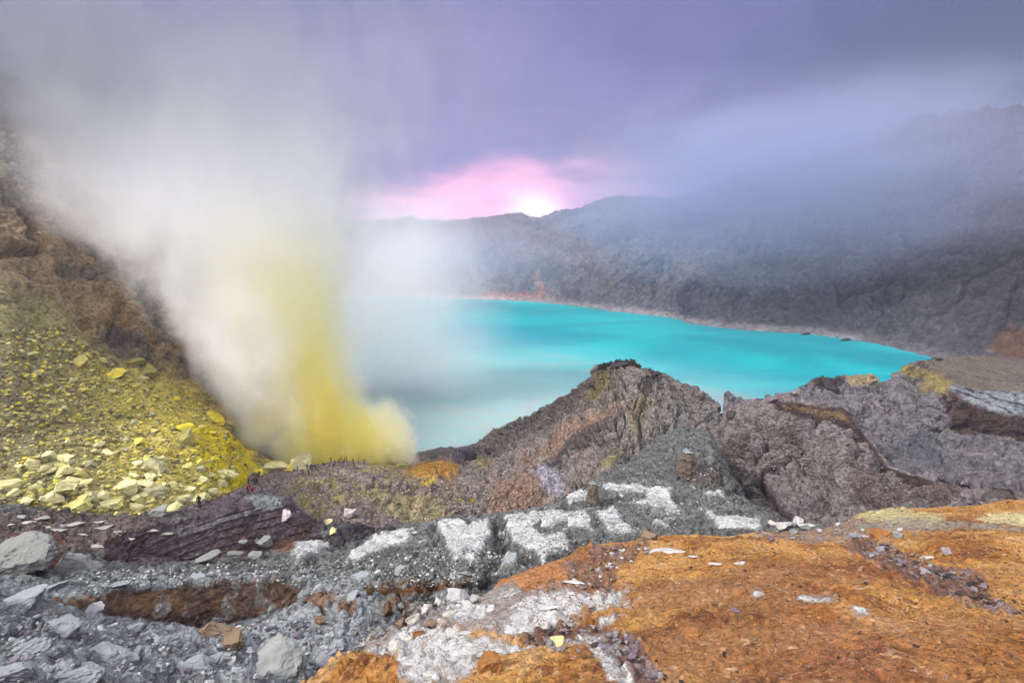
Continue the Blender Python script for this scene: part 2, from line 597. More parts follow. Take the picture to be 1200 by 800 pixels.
MAT_HILL = ground_mat('sulphur_slope', 1.1, 0.9, contrast=0.58, cell=1.6)
hillside = sheet('hillside', -58, -16, 640, [L0, L1, L2, L3, L4, L5], [8, 170, 190, 240, 30], hill_shape, hill_paint, MAT_HILL, wsm=10)
tag(hillside, 'steep hillside of yellow sulphur rubble below brown crater rock', 'hillside', kind='structure')

# ================= mound with the vents
M0 = [(100, 660, 92), (200, 640, 98), (300, 645, 104), (400, 635, 110), (480, 628, 114), (560, 622, 116), (660, 620, 116)]
M1 = [(100, 640, 98), (200, 620, 102), (260, 598, 112), (300, 590, 122), (350, 588, 126), (420, 590, 128), (480, 600, 126), (560, 608, 124), (660, 612, 120)]
M2 = [(100, 620, 100), (200, 606, 104), (250, 582, 120), (290, 566, 138), (330, 553, 147), (355, 547, 150), (390, 543, 150), (430, 541, 150), (450, 548, 148), (470, 558, 146), (500, 566, 146), (540, 575, 146), (600, 592, 142), (660, 604, 130)]
M3 = [(100, 600, 120), (200, 590, 125), (250, 572, 140), (290, 556, 152), (330, 549, 158), (400, 545, 162), (440, 545, 164), (480, 550, 164), (520, 548, 166), (560, 552, 165), (600, 572, 158), (660, 590, 140)]
M4 = [(100, 600, 140), (200, 580, 150), (290, 546, 172), (330, 541, 178), (400, 537, 182), (440, 537, 182), (480, 537, 180), (510, 531, 184), (540, 528, 187), (580, 518, 196), (620, 505, 205), (660, 490, 220)]
M00 = [(x, 'z', -2, dd - 34) for x, y, dd in M0]
M5 = [(x, 'z', -6, 215) for x in (100, 300, 500, 660)]


def mound_shape(s):
    w, rv = worley(s.P0, 1 / 3.0, 4)
    return (ridged(s.P0, 1 / 14, 6, 0.6, 7) * 1.9 + (1 - w) * rv ** 2 * 1.4 + fbm(s.P0, 1 / 3, 5, 0.65, 9) * 1.3 + grooves(s.P0, 1 / 7, 0.06, 13.2) * 1.3) * (1 - 0.72 * sstep(s.d, 138, 147) * sstep(s.px, 520, 480)) * sstep(s.P0[:, 2], -2, 3)


def mound_paint(s):
    n = fbm(s.P0, 1 / 10, 5, 0.6, 14); n2 = fbm(s.P0, 1 / 3, 4, 0.6, 18)
    wx, wy = warped(s, 12, 1 / 9)
    col = np.tile(A(152, 136, 132), (len(s.P0), 1))
    col = mixc(col, A(98, 88, 92), sstep(n2, 0.0, 0.3) * 0.8)
    yel = np.maximum(blob(wx, wy, 365, 585, 34, 24), np.maximum(blob(wx, wy, 412, 578, 40, 16), blob(wx, wy, 455, 560, 40, 10, 20)))
    col = mixc(col, A(158, 150, 92), yel * sstep(n2 + 0.3 * n, -0.15, 0.15) * 0.9)
    col = mixc(col, A(176, 166, 120), blob(wx, wy, 480, 598, 44, 16, 12) * 0.8)
    col = mixc(col, A(226, 196, 40), sstep(s.d, 153, 160) * sstep(wx, 470, 440))
    col = mixc(col, A(206, 156, 66), blob(wx, wy, 510, 552, 36, 12) * 0.95)
    col = mixc(col, A(232, 200, 60), (blob(wx, wy, 540, 572, 14, 9) + blob(wx, wy, 500, 568, 8, 5) + blob(wx, wy, 548, 592, 9, 6)) * 0.9)
    col = mixc(col, A(112, 106, 98), blob(wx, wy, 505, 530, 30, 7) * 0.8)
    col = mixc(col, A(96, 92, 104), blob(wx, wy, 565, 538, 34, 14) * 0.9)
    col = mixc(col, A(110, 92, 72), blob(wx, wy, 545, 585, 40, 20) * 0.35)
    return col, np.zeros(len(s.P0))


MAT_MOUND = ground_mat('vent_rock', 1.0, 0.9, contrast=0.58, cell=1.5)
mound = sheet('mound', -40, 6, 640, [M00, M0, M1, M2, M3, M4, M5], [20, 30, 120, 120, 50, 60], mound_shape, mound_paint, MAT_MOUND, wsm=8)
tag(mound, 'purple-grey mound streaked yellow below the sulphur vents', 'mound', kind='structure')

# ================= central peak
P_top = [(440, 575, 185), (500, 552, 190), (540, 534, 194), (560, 522, 194), (575, 512, 194), (600, 498, 192), (625, 489, 190), (650, 476, 184), (670, 463, 178), (688, 449, 172), (698, 443, 169), (702, 431, 167), (715, 428, 166), (740, 425, 165), (747, 436, 165), (770, 440, 165), (779, 446, 165),
         (800, 455, 165), (812, 458, 164), (820, 467, 163), (835, 480, 161), (840, 490, 159), (845, 502, 156), (852, 520, 150), (862, 540, 145), (890, 575, 135), (960, 640, 125)]
P_mid = [(440, 590, 160), (500, 570, 165), (540, 556, 166), (575, 540, 166), (600, 530, 166), (650, 508, 163), (690, 485, 158), (705, 468, 154), (740, 465, 148), (780, 480, 150), (810, 495, 150), (840, 520, 142), (862, 560, 132), (890, 595, 125), (960, 655, 115)]
P_low = [(440, 610, 140), (500, 600, 138), (540, 590, 138), (575, 575, 142), (610, 552, 146), (650, 538, 142), (690, 522, 134), (720, 510, 130), (760, 505, 130), (800, 520, 128), (840, 548, 122), (862, 585, 116), (890, 615, 110), (960, 670, 105)]
P_bot = [(440, 640, 124), (500, 625, 124), (540, 615, 122), (575, 618, 116), (620, 606, 116), (650, 600, 114), (690, 590, 112), (720, 575, 110), (760, 560, 112), (800, 560, 112), (840, 580, 108), (862, 610, 104), (890, 640, 98), (960, 690, 95)]
P_back = [(x, y + 60, dd + 60) for x, y, dd in P_top]


def peak_shape(s):
    Q = s.P0.copy()
    ang = np.arctan2(s.P0[:, 0] - 34, s.P0[:, 1] - 165) * 16        # gullies run down from the summit
    G = np.stack([ang, Q[:, 2] * 0.18, np.hypot(Q[:, 0] - 34, Q[:, 1] - 165) * 0.16], -1)
    top = sstep(s.d, 166, 158)
    g = ridged(G, 1 / 3.2, 4, 0.55, 4)
    g2 = ridged(G, 1 / 1.1, 3, 0.55, 6)
    return g * 3.4 * (0.3 + 0.7 * top) + g2 * 1.6 + fbm(s.P0, 1 / 9, 5, 0.55, 22) * 2.4 * (0.4 + 0.6 * top) + ridged(s.P0, 1 / 3, 5, 0.65, 23) * 1.0 + grooves(G, 1 / 2.0, 0.06, 6.2) * 2.6 + grooves(G, 1 / 0.8, 0.07, 7.2) * 1.3 + grooves(s.P0, 1 / 6, 0.06, 8.2) * 1.2


def peak_paint(s):
    n = fbm(s.P0, 1 / 14, 5, 0.6, 24); n2 = fbm(s.P0, 1 / 3.5, 4, 0.6, 28)
    wx, wy = warped(s, 12, 1 / 10, 2)
    col = np.tile(A(160, 150, 143), (len(s.P0), 1))
    col = mixc(col, A(172, 154, 146), sstep(-n, -0.1, 0.25) * sstep(720 - s.px, -40, 60) * 0.9)
    col = mixc(col, A(112, 106, 104), sstep(n2, 0.05, 0.35) * 0.8)
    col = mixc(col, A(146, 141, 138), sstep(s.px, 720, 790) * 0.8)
    col = mixc(col, A(196, 158, 134), poly(wx, wy, [(620, 548), (660, 518), (700, 494), (740, 485), (692, 516), (655, 544)], 16) * 0.8)
    col = mixc(col, A(184, 150, 130), poly(wx, wy, [(566, 616), (588, 582), (625, 558), (652, 570), (644, 602), (610, 616)], 16) * (0.65 + 0.3 * sstep(n2, -0.2, 0.2)))
    col = mixc(col, A(206, 204, 222), poly(wx, wy, [(632, 562), (650, 553), (666, 566), (662, 588), (643, 584)], 10) * 0.8)
    col = mixc(col, A(186, 168, 118), blob(wx, wy, 570, 550, 14, 9) * 0.7)
    col = mixc(col, A(158, 146, 74), poly(wx, wy, [(706, 440), (718, 436), (716, 464), (704, 480), (696, 470)], 9) * 0.7)
    col = mixc(col, A(160, 150, 80), blob(wx, wy, 748, 492, 9, 26, 10, 0.8) * 0.45)
    col = mixc(col, A(160, 150, 90), blob(wx, wy, 722, 548, 5, 16) * 0.6)
    col = mixc(col, A(74, 58, 50), poly(wx, wy, [(698, 444), (703, 428), (742, 422), (750, 434), (772, 438), (784, 446), (760, 446), (742, 440), (716, 438)], 2.5))
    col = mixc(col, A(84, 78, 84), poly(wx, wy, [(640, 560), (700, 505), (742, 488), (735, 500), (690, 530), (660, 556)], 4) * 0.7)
    col = mixc(col, A(146, 120, 72), blob(wx, wy, 850, 510, 9, 14) * 0.8)
    return col, np.zeros(len(s.P0))


MAT_PEAK = ground_mat('peak_rock', 0.9, 1.0, contrast=0.62, cell=1.8)
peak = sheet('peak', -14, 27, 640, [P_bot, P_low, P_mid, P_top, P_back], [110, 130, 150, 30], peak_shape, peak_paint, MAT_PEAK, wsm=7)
tag(peak, 'grey rocky peak with a dark cap rock standing before the lake', 'rocky peak', kind='structure')

# ================= broken ridge on the right
Rb = [(760, 700, 92), (820, 680, 90), (850, 690, 88), (900, 690, 86), (950, 680, 84), (1000, 670, 80), (1100, 660, 74), (1200, 660, 69), (1500, 740, 58)]
Rm = [(760, 610, 110), (820, 570, 110), (850, 550, 112), (880, 545, 112), (900, 545, 112), (950, 555, 108), (1000, 575, 98), (1050, 590, 92), (1100, 596, 87), (1200, 606, 78), (1500, 670, 64)]
Rc = [(760, 590, 116), (820, 545, 120), (840, 512, 125), (860, 495, 124), (880, 487, 123), (915, 482, 122), (935, 486, 121), (955, 497, 119), (980, 515, 116), (1010, 545, 111), (1040, 571, 104), (1080, 585, 97), (1150, 596, 88), (1200, 600, 82), (1500, 655, 66)]
Rt = [(760, 575, 122), (820, 535, 126), (840, 505, 129), (850, 488, 128), (860, 476, 127), (880, 469, 126), (905, 468, 125), (917, 467, 125), (930, 460, 125), (945, 472, 124), (960, 477, 123), (985, 479, 122), (1000, 490, 120), (1020, 516, 116), (1040, 546, 110), (1070, 558, 106), (1100, 568, 102), (1150, 579, 95), (1200, 591, 88), (1500, 640, 70)]
Rk = [(x, y + 6, dd + 5) for x, y, dd in Rt]
Rk2 = [(x, y + 60, dd + 30) for x, y, dd in Rt]


def rid_shape(s):
    w, rv = worley(s.P0, 1 / 5.5, 6)
    b = sstep(s.d - np.interp(s.az, RA, RD), 1, -8)
    return (ridged(s.P0, 1 / 20, 6, 0.6, 31) * 3.6 + (1 - w) * 1.0 * rv + ridged(s.P0, 1 / 2.6, 4, 0.6, 35) * 0.8 + grooves(s.P0, 1 / 14, 0.06, 9.2) * 3.0 + grooves(s.P0, 1 / 6, 0.06, 10.2) * 1.7) * b * np.clip((s.d - 62) / 45, 0.25, 1) + ridged(s.P0, 1 / 5, 5, 0.65, 33) * 1.4 * (0.35 + 0.65 * b) + fbm(s.P0, 1 / 1.5, 4, 0.65, 34) * 0.6


RA = np.array([float(ray(p[0], p[1])[0]) for p in Rt]); RD = np.array([p[2] for p in Rt])


def rid_paint(s):
    n = fbm(s.P0, 1 / 12, 5, 0.6, 34); n2 = fbm(s.P0, 1 / 3, 4, 0.6, 38)
    wx, wy = warped(s, 12, 1 / 8, 5)
    col = np.tile(A(148, 140, 136), (len(s.P0), 1))
    col = mixc(col, A(160, 146, 150), sstep(-n, 0, 0.3) * 0.8)
    col = mixc(col, A(94, 88, 87), sstep(n2, 0.05, 0.35) * 0.8)
    col = mixc(col, A(72, 52, 48), poly(wx, wy, [(905, 472), (985, 478), (1000, 488), (1040, 545), (1100, 568), (1200, 592), (1200, 603), (1100, 588), (1060, 582), (1030, 564), (1005, 535), (985, 516), (950, 502), (915, 492)], 4) * 0.9)
    col = mixc(col, A(112, 92, 88), poly(wx, wy, [(1000, 560), (1060, 585), (1140, 590), (1140, 606), (1010, 604)], 6) * 0.7)
    col = mixc(col, A(84, 68, 60), poly(wx, wy, [(850, 530), (890, 515), (880, 545), (845, 565)], 6) * 0.6)
    col = mixc(col, A(70, 58, 56), poly(wx, wy, [(835, 584), (880, 572), (950, 545), (950, 552), (890, 580), (840, 592)], 3) * 0.85)
    col = mixc(col, A(136, 112, 76), poly(wx, wy, [(915, 478), (985, 484), (996, 498), (980, 494), (920, 485)], 3) * 0.8)
    # thin pale strata along the crest
    ex = s.d - np.interp(s.az, RA, RD)
    st = sstep(ex, -1.0, 0.2) * sstep(s.px, 985, 1020)
    col = mixc(col, A(140, 142, 146), st * 0.85)
    cr = st * sstep(np.sin(s.P0[:, 2] * 9 + 6 * n2), 0.0, 0.9) * sstep(n, -0.2, 0.2) * 0.6
    return col, cr


MAT_RIDGE = ground_mat('ridge_rock', 1.2, 1.0, contrast=0.64, cell=2.0)
ridge_o = sheet('ridge', 14, 52, 620, [Rb, Rm, Rc, Rt, Rk, Rk2], [80, 130, 70, 20, 20], rid_shape, rid_paint, MAT_RIDGE, wsm=5)
tag(ridge_o, 'lumpy purple-grey ridge with a brown banded rim falling to the orange ground', 'rocky ridge', kind='structure')

# ================= plateau behind the ridge
Q0 = [(900, 520, 128), (930, 500, 134), (985, 500, 132), (1040, 560, 116), (1100, 580, 110), (1150, 590, 104), (1200, 602, 97), (1500, 640, 86)]
Q1 = [(900, 495, 150), (930, 482, 152), (985, 484, 156), (1040, 522, 150), (1100, 542, 158), (1150, 547, 164), (1200, 553, 168), (1500, 580, 175)]
Q2 = [(900, 485, 168), (930, 472, 176), (985, 470, 184), (1040, 492, 184), (1080, 505, 186), (1100, 510, 188), (1150, 517, 193), (1200, 526, 196), (1500, 555, 205)]
Q3 = [(900, 480, 172), (930, 468, 180), (955, 464, 185), (985, 460, 190), (1040, 474, 191), (1080, 484, 193), (1098, 466, 196), (1115, 462, 198), (1150, 476, 199), (1200, 488, 201), (1500, 520, 210)]
Q3b = [(900, 478, 174), (930, 465, 182), (955, 460, 187), (985, 455, 193), (1040, 468, 196), (1080, 475, 199), (1098, 456, 204), (1115, 453, 206), (1150, 456, 212), (1200, 462, 216), (1500, 490, 225)]
Q4 = [(900, 476, 178), (930, 464, 186), (950, 462, 190), (960, 449, 195), (975, 445, 198), (990, 442, 200), (1020, 441, 200), (1028, 449, 204), (1040, 453, 207), (1050, 440, 211), (1060, 430, 218), (1075, 423, 232), (1100, 419, 262), (1150, 417, 330), (1200, 421, 370), (1500, 455, 400)]
Q5 = [(x, 'z', -6, dd + 50) for x, y, dd in Q4]


def plat_shape(s):
    low = sstep(s.d, 201, 190) * (0.5 + 0.5 * s.d / 190)
    flat = 1 - 0.45 * sstep(s.d, 196, 206) * sstep(s.px, 1080, 1120)
    return (ridged(s.P0, 1 / 14, 5, 0.55, 41) * 2.8 * low + (grooves(s.P0, 1 / 14, 0.05, 11.2) * 2.4 + grooves(s.P0, 1 / 5, 0.06, 12.2) * 1.3) * (0.3 + 0.7 * low) + ridged(s.P0, 1 / 4, 5, 0.65, 42) * 1.3 + fbm(s.P0, 1 / 20, 3, 0.5, 43) * 1.5) * flat + (np.sin(s.P0[:, 2] * 3.2 + 2 * fbm(s.P0, 1 / 8, 3, 0.5, 45)) * 0.7) * sstep(s.slope, 0.3, 0.6)


def plat_paint(s):
    n = fbm(s.P0, 1 / 14, 5, 0.6, 44); n2 = fbm(s.P0, 1 / 3.5, 4, 0.6, 48)
    wx, wy = warped(s, 9, 1 / 9, 6)
    col = np.tile(A(126, 122, 125), (len(s.P0), 1))
    col = mixc(col, A(150, 140, 146), sstep(-n, 0, 0.3) * 0.8)
    col = mixc(col, A(78, 74, 84), sstep(n2, 0.05, 0.35) * 0.75)
    top = poly(wx, wy, [(1040, 440), (1075, 420), (1250, 412), (1250, 480), (1170, 462), (1115, 452), (1100, 456), (1075, 440)], 4)
    col = mixc(col, A(124, 114, 100), top)
    col = mixc(col, A(96, 88, 80), top * sstep(n2 + n, 0.0, 0.4) * 0.8)
    col = mixc(col, A(168, 148, 84), poly(wx, wy, [(1048, 438), (1062, 428), (1118, 448), (1108, 470), (1096, 460), (1085, 445)], 4) * 0.8)
    col = mixc(col, A(168, 148, 96), blob(wx, wy, 1085, 455, 12, 8) * 0.8)
    col = mixc(col, A(170, 150, 108), poly(wx, wy, [(990, 443), (1020, 441), (1032, 452), (995, 455)], 3) * 0.8)
    col = mixc(col, A(62, 54, 54), poly(wx, wy, [(950, 464), (962, 446), (990, 444), (985, 458)], 3) * 0.9)
    st = poly(wx, wy, [(1112, 454), (1165, 457), (1250, 470), (1250, 492), (1160, 482), (1130, 470)], 3)
    col = mixc(col, A(150, 156, 164), st)
    col = mixc(col, A(74, 74, 80), st * sstep(np.sin(s.d * 1.1 + 6 * n2 + 5 * n), 0.1, 0.9))
    col = mixc(col, A(76, 56, 50), poly(wx, wy, [(1100, 468), (1112, 456), (1135, 474), (1170, 486), (1250, 495), (1250, 530), (1160, 518), (1110, 512)], 4) * 0.92)
    col = mixc(col, A(96, 100, 106), poly(wx, wy, [(1050, 520), (1080, 510), (1110, 530), (1095, 550), (1060, 545)], 6) * 0.7)
    return col, np.zeros(len(s.P0))


MAT_PLAT = ground_mat('plateau_rock', 0.8, 0.9, contrast=0.6, cell=1.4)
plateau = sheet('plateau', 22, 54, 540, [Q0, Q1, Q2, Q3, Q3b, Q4, Q5], [40, 90, 60, 60, 60, 30], plat_shape, plat_paint, MAT_PLAT, wsm=3)
tag(plateau, 'olive topped plateau with a dark cliff at the end of the lake', 'plateau', kind='structure')

# ================= grey spur and terraces
T0 = [(-500, 1150, 16), (-100, 930, 20), (0, 880, 22), (200, 870, 23), (400, 850, 23), (480, 790, 27), (560, 740, 32), (620, 725, 34), (700, 700, 36), (800, 680, 40), (900, 670, 45), (1000, 680, 47)]
T1 = [(-500, 860, 32), (-100, 760, 34), (0, 748, 36), (60, 716, 40), (100, 722, 41), (150, 732, 41.5), (200, 735, 41.6), (250, 738, 41.5), (300, 733, 41.6), (340, 718, 42), (370, 702, 42), (420, 700, 41), (480, 708, 39), (540, 702, 39), (560, 697, 40), (620, 682, 42), (700, 655, 45), (800, 632, 50), (900, 628, 54), (1000, 632, 56)]
T2 = [(-500, 840, 33), (-100, 745, 35), (0, 722, 37.5), (60, 707, 41.5), (100, 697, 42.5), (150, 692, 43), (200, 688, 43), (250, 685, 43), (300, 683, 43), (345, 681, 43), (375, 690, 42.6), (430, 693, 41.5), (480, 686, 40.6), (540, 682, 40.6), (560, 679, 41.5), (620, 668, 44), (700, 645, 47), (800, 622, 53), (900, 619, 57), (1000, 626, 58)]
T3 = [(-500, 770, 43), (-100, 700, 45), (0, 682, 50), (60, 668, 54), (110, 662, 57.5), (150, 660, 59), (200, 658, 60), (250, 656, 60), (300, 650, 60), (340, 640, 60.5), (380, 640, 60), (400, 645, 57), (450, 645, 54), (500, 640, 53), (600, 635, 52), (700, 615, 56), (800, 596, 64), (880, 613, 60), (1000, 632, 60)]
T4 = [(-500, 720, 58), (-100, 660, 60), (0, 645, 60), (60, 650, 60), (110, 640, 61), (150, 622, 62), (200, 611, 62.5), (250, 604, 62.5), (300, 592, 63), (340, 592, 63), (362, 612, 62), (380, 622, 61.5), (400, 620, 62), (440, 627, 61), (480, 619, 60), (520, 613, 58), (600, 607, 58), (660, 596, 62), (685, 580, 68), (700, 566, 72), (740, 556, 76), (790, 532, 84), (835, 532, 84), (860, 576, 72), (900, 607, 64), (1000, 636, 61)]
T5 = [(-500, 660, 80), (-100, 615, 80), (0, 592, 84), (60, 600, 82), (110, 606, 80), (200, 601, 80), (250, 588, 80), (290, 572, 80), (320, 580, 77), (360, 606, 68), (380, 618, 65), (400, 616, 65), (440, 624, 64), (480, 616, 64), (520, 610, 62), (600, 604, 62), (660, 592, 67), (685, 574, 72), (700, 558, 78), (740, 540, 86), (780, 508, 99), (800, 500, 101), (830, 505, 98), (850, 545, 84), (870, 585, 73), (900, 609, 66), (1000, 640, 62)]
T6 = [(x, y + 50, dd + 20) for x, y, dd in T5]


def spur_shape(s):
    near = sstep(s.d, 46, 30)
    left = sstep(s.px, 470, 400)
    w, rv = worley(s.P0 * np.array([1, 1, 1.6]), 1 / 1.5, 11)
    w2, rv2 = worley(s.P0, 1 / 0.6, 12)
    blk = (1 - w) * rv * 1.6 + (1 - w2) * rv2 * 0.35
    cliff = sstep(s.slope, 0.15, 0.45) * sstep(s.d, 20, 34) * (1 - sstep(s.px, 480, 560))
    base = fbm(s.P0, 1 / 9, 4, 0.5, 51) * 0.8 + ridged(s.P0, 1 / 2.8, 5, 0.6, 52) * 0.45 + fbm(s.P0, 1 / 0.6, 4, 0.65, 53) * 0.2
    rub = blk * (0.25 + 0.35 * near * left) + near * left * (ridged(s.P0, 1 / 1.3, 5, 0.65, 57) * 0.35 + fbm(s.P0, 1 / 3.5, 3, 0.5, 59) * 0.8)
    zz = s.P0[:, 2] * 1.6 + 1.2 * fbm(s.P0, 1 / 9, 3, 0.5, 55)
    saw = zz - np.floor(zz)
    zb = s.P0[:, 2] * 3.1 + 1.0 * fbm(s.P0, 1 / 5, 3, 0.5, 56)
    strata = (sstep(saw, 0, 0.3) * (1 - saw) * 0.6 + (zb - np.floor(zb)) * 0.2) * (0.3 + 1.4 * sstep(fbm(s.P0, 1 / 5, 3, 0.5, 72), -0.1, 0.3)) * cliff * (0.12 + 0.88 * sstep(s.d, 48, 56))
    out = base * (1 - 0.55 * cliff) + rub * (1 - 0.8 * cliff) + strata
    wx, wy = warped(s, 9, 1 / 3, 7)
    pl = np.zeros(len(s.P0), np.float32)
    for p in PLATES:
        pl = np.maximum(pl, poly(wx, wy, p, 7))
    out = out * (1 - 0.55 * pl) + pl * (0.6 + 0.12 * fbm(s.P0, 1 / 1.2, 4, 0.6, 71)) + (grooves(s.P0, 1 / 4, 0.05, 14.2) * 0.8 + grooves(s.P0, 1 / 1.6, 0.06, 15.2) * 0.45) * (1 - 0.85 * pl) * (1 - 0.8 * cliff)
    # channel between the white plates
    out = out - 0.5 * poly(s.px, s.py, [(575, 612), (592, 612), (598, 640), (575, 690), (562, 690), (578, 640)], 5)
    return out


PLATES = [
    [(513, 616), (536, 612), (548, 618), (574, 612), (577, 628), (566, 640), (560, 660), (548, 656), (536, 664), (522, 640)],
    [(592, 610), (628, 602), (650, 604), (622, 622), (636, 632), (660, 628), (668, 640), (645, 655), (638, 672), (628, 650), (600, 640)],
    [(655, 604), (690, 604), (696, 626), (670, 622)],
    [(696, 604), (718, 596), (730, 612), (748, 626), (744, 630), (716, 628)],
    [(702, 571), (750, 570), (760, 577), (745, 583), (716, 579)],
    [(758, 574), (790, 573), (786, 588), (800, 604), (768, 600), (738, 592), (758, 586)],
    [(825, 604), (838, 603), (842, 608), (888, 612), (893, 626), (856, 628), (836, 616)],
    [(410, 656), (440, 632), (486, 620), (484, 632), (450, 650), (416, 664), (408, 662)],
    [(336, 652), (350, 640), (384, 638), (372, 648), (345, 656)],
    [(666, 580), (700, 576), (696, 590), (668, 592)],
    [(340, 654), (384, 640), (386, 646), (350, 660)],
    [(764, 615), (785, 618), (784, 622), (766, 620)],
    [(588, 655), (598, 652), (604, 664), (588, 668)],
    [(640, 636), (662, 633), (668, 648), (640, 655)],
    [(622, 605), (655, 600), (672, 612), (640, 622)],
    [(826, 582), (846, 578), (848, 588), (832, 588)],
]


def spur_paint(s):
    n = fbm(s.P0, 1 / 6, 5, 0.6, 54); n2 = fbm(s.P0, 1 / 1.5, 4, 0.6, 58)
    wx, wy = warped(s, 9, 1 / 3, 7)
    bx, by = warped(s, 18, 1 / 6, 8)
    N_ = len(s.P0)
    col = np.tile(A(124, 126, 124), (N_, 1))
    col = mixc(col, A(80, 80, 84), sstep(n2, 0.0, 0.3) * 0.8)
    col = mixc(col, A(98, 92, 88), sstep(n, 0.05, 0.4) * 0.7)
    # pale blue-grey rubble in the lower left
    ll = sstep(by, 660, 700) * sstep(bx, 470, 420)
    col = mixc(col, A(176, 182, 186), ll * (0.9 - 0.5 * sstep(n2, 0.05, 0.35)))
    col = mixc(col, A(86, 84, 96), ll * sstep(n2 + 0.4 * n, 0.12, 0.3) * 0.8)
    # left terraces below the boulders
    tr = poly(bx, by, [(-300, 590), (110, 606), (200, 600), (190, 625), (110, 650), (60, 655), (-300, 660)], 5)
    col = mixc(col, A(120, 108, 102), tr)
    col = mixc(col, A(104, 86, 80), tr * sstep(n2, 0.0, 0.25) * 0.8)
    col = mixc(col, A(142, 98, 84), poly(bx, by, [(10, 632), (80, 635), (70, 645), (10, 642)], 4) * 0.6)
    col = mixc(col, A(112, 66, 60), poly(bx, by, [(42, 660), (75, 656), (70, 668), (45, 670)], 3) * 0.9)
    # banded purple cliff
    pc = poly(bx, by, [(110, 648), (150, 622), (215, 606), (250, 586), (300, 572), (340, 582), (372, 612), (390, 640), (340, 646), (300, 655), (200, 662), (130, 668)], 4)
    col = mixc(col, A(104, 92, 98), pc)
    col = mixc(col, A(112, 100, 104), pc * sstep(np.sin(s.P0[:, 2] * 5 + 4 * n + s.px * 0.02), 0.4, 0.9) * 0.7)
    col = mixc(col, A(88, 62, 54), pc * sstep(n, 0.0, 0.3) * 0.7)
    col = mixc(col, A(152, 150, 154), poly(wx, wy, [(200, 622), (260, 606), (330, 588), (330, 594), (260, 614), (205, 628)], 3) * 0.6)
    col = mixc(col, A(164, 170, 170), poly(wx, wy, [(288, 586), (300, 578), (330, 584), (328, 592), (306, 598)], 4) * 0.8)
    col = mixc(col, A(140, 100, 62), blob(wx, wy, 334, 641, 12, 8, 0, 0.8) * 0.8)
    col = mixc(col, A(74, 66, 74), poly(bx, by, [(386, 630), (430, 598), (455, 596), (462, 622), (420, 640), (392, 648)], 4) * 0.9)
    # brown undercut banks
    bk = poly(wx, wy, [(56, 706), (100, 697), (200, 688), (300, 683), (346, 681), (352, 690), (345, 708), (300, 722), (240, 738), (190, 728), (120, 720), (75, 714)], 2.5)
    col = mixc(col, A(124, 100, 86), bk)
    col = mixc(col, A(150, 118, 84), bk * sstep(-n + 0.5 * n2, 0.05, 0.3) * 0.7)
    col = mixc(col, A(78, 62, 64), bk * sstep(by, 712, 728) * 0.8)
    bk2 = poly(wx, wy, [(425, 694), (470, 684), (540, 680), (560, 682), (520, 692), (470, 702), (430, 702)], 2.5)
    col = mixc(col, A(118, 88, 62), bk2)
    col = mixc(col, A(140, 94, 54), (blob(wx, wy, 375, 704, 20, 8) + blob(wx, wy, 405, 715, 12, 8) + blob(wx, wy, 255, 745, 30, 8) + blob(wx, wy, 470, 715, 22, 10) * 0.8) * 0.8)
    # dark slot and gully sides
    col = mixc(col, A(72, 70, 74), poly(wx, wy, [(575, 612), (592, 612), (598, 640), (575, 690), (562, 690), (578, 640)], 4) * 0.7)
    col = mixc(col, A(84, 64, 58), poly(wx, wy, [(792, 540), (820, 540), (850, 560), (838, 576), (800, 566)], 10) * 0.6)
    # crusts
    cr = np.zeros(N_, np.float32)
    for p in PLATES:
        cr = np.maximum(cr, poly(wx, wy, p, 5))
    cr = cr * 1.02
    flecks = poly(bx, by, [(110, 680), (420, 655), (560, 640), (600, 665), (560, 690), (400, 700), (200, 690)], 10) * sstep(n2 + 0.3 * n, 0.02, 0.3) * 0.62
    flecks = np.maximum(flecks, tr * sstep(n2, 0.12, 0.32) * sstep(s.N2[:, 2], 0.75, 0.9) * 0.52)
    flecks = np.maximum(flecks, ll * sstep(n2, 0.05, 0.35) * 0.5)
    flecks = np.maximum(flecks, poly(bx, by, [(380, 680), (420, 630), (520, 612), (700, 560), (760, 560), (880, 600), (700, 630), (560, 690)], 10) * sstep(n2, 0.02, 0.3) * 0.58)
    flecks = np.maximum(flecks, poly(bx, by, [(480, 705), (545, 690), (570, 705), (560, 730), (500, 735), (430, 760), (430, 720)], 8) * sstep(n2 + 0.2, 0.0, 0.4) * 0.6)
    cr = np.maximum(cr, flecks)
    return col, cr


MAT_SPUR = ground_mat('grey_spur_rock', 2.6, 1.0, contrast=0.62, cell=3.2)
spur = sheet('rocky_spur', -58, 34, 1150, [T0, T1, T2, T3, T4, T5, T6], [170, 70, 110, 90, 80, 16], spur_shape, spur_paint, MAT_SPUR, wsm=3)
tag(spur, 'grey rubble spur plated with white crust running out to the peak', 'rocky spur', kind='structure')

# ================= orange ground at the tripod
O0 = [(100, 1300, 6), (400, 1100, 8), (700, 1050, 8), (1200, 1050, 9), (1700, 1100, 12)]
O1 = [(100, 900, 17), (300, 860, 18), (390, 812, 20), (500, 805, 18), (600, 803, 16.5), (700, 802, 15.5), (800, 802, 15), (1000, 802, 15.5), (1200, 805, 18), (1700, 850, 24)]
O2 = [(100, 890, 18.5), (300, 845, 20.5), (390, 795, 23), (440, 765, 25), (500, 745, 26.5), (600, 715, 26), (700, 705, 25), (800, 700, 24), (1000, 700, 25), (1200, 705, 29), (1700, 740, 36)]
O3 = [(100, 885, 19), (300, 840, 21), (385, 790, 24), (430, 757, 27), (500, 730, 29.5), (560, 705, 31), (600, 690, 32), (650, 675, 33), (700, 662, 34), (760, 652, 35), (850, 648, 35.5), (1000, 645, 37.5), (1200, 640, 43), (1700, 660, 52)]
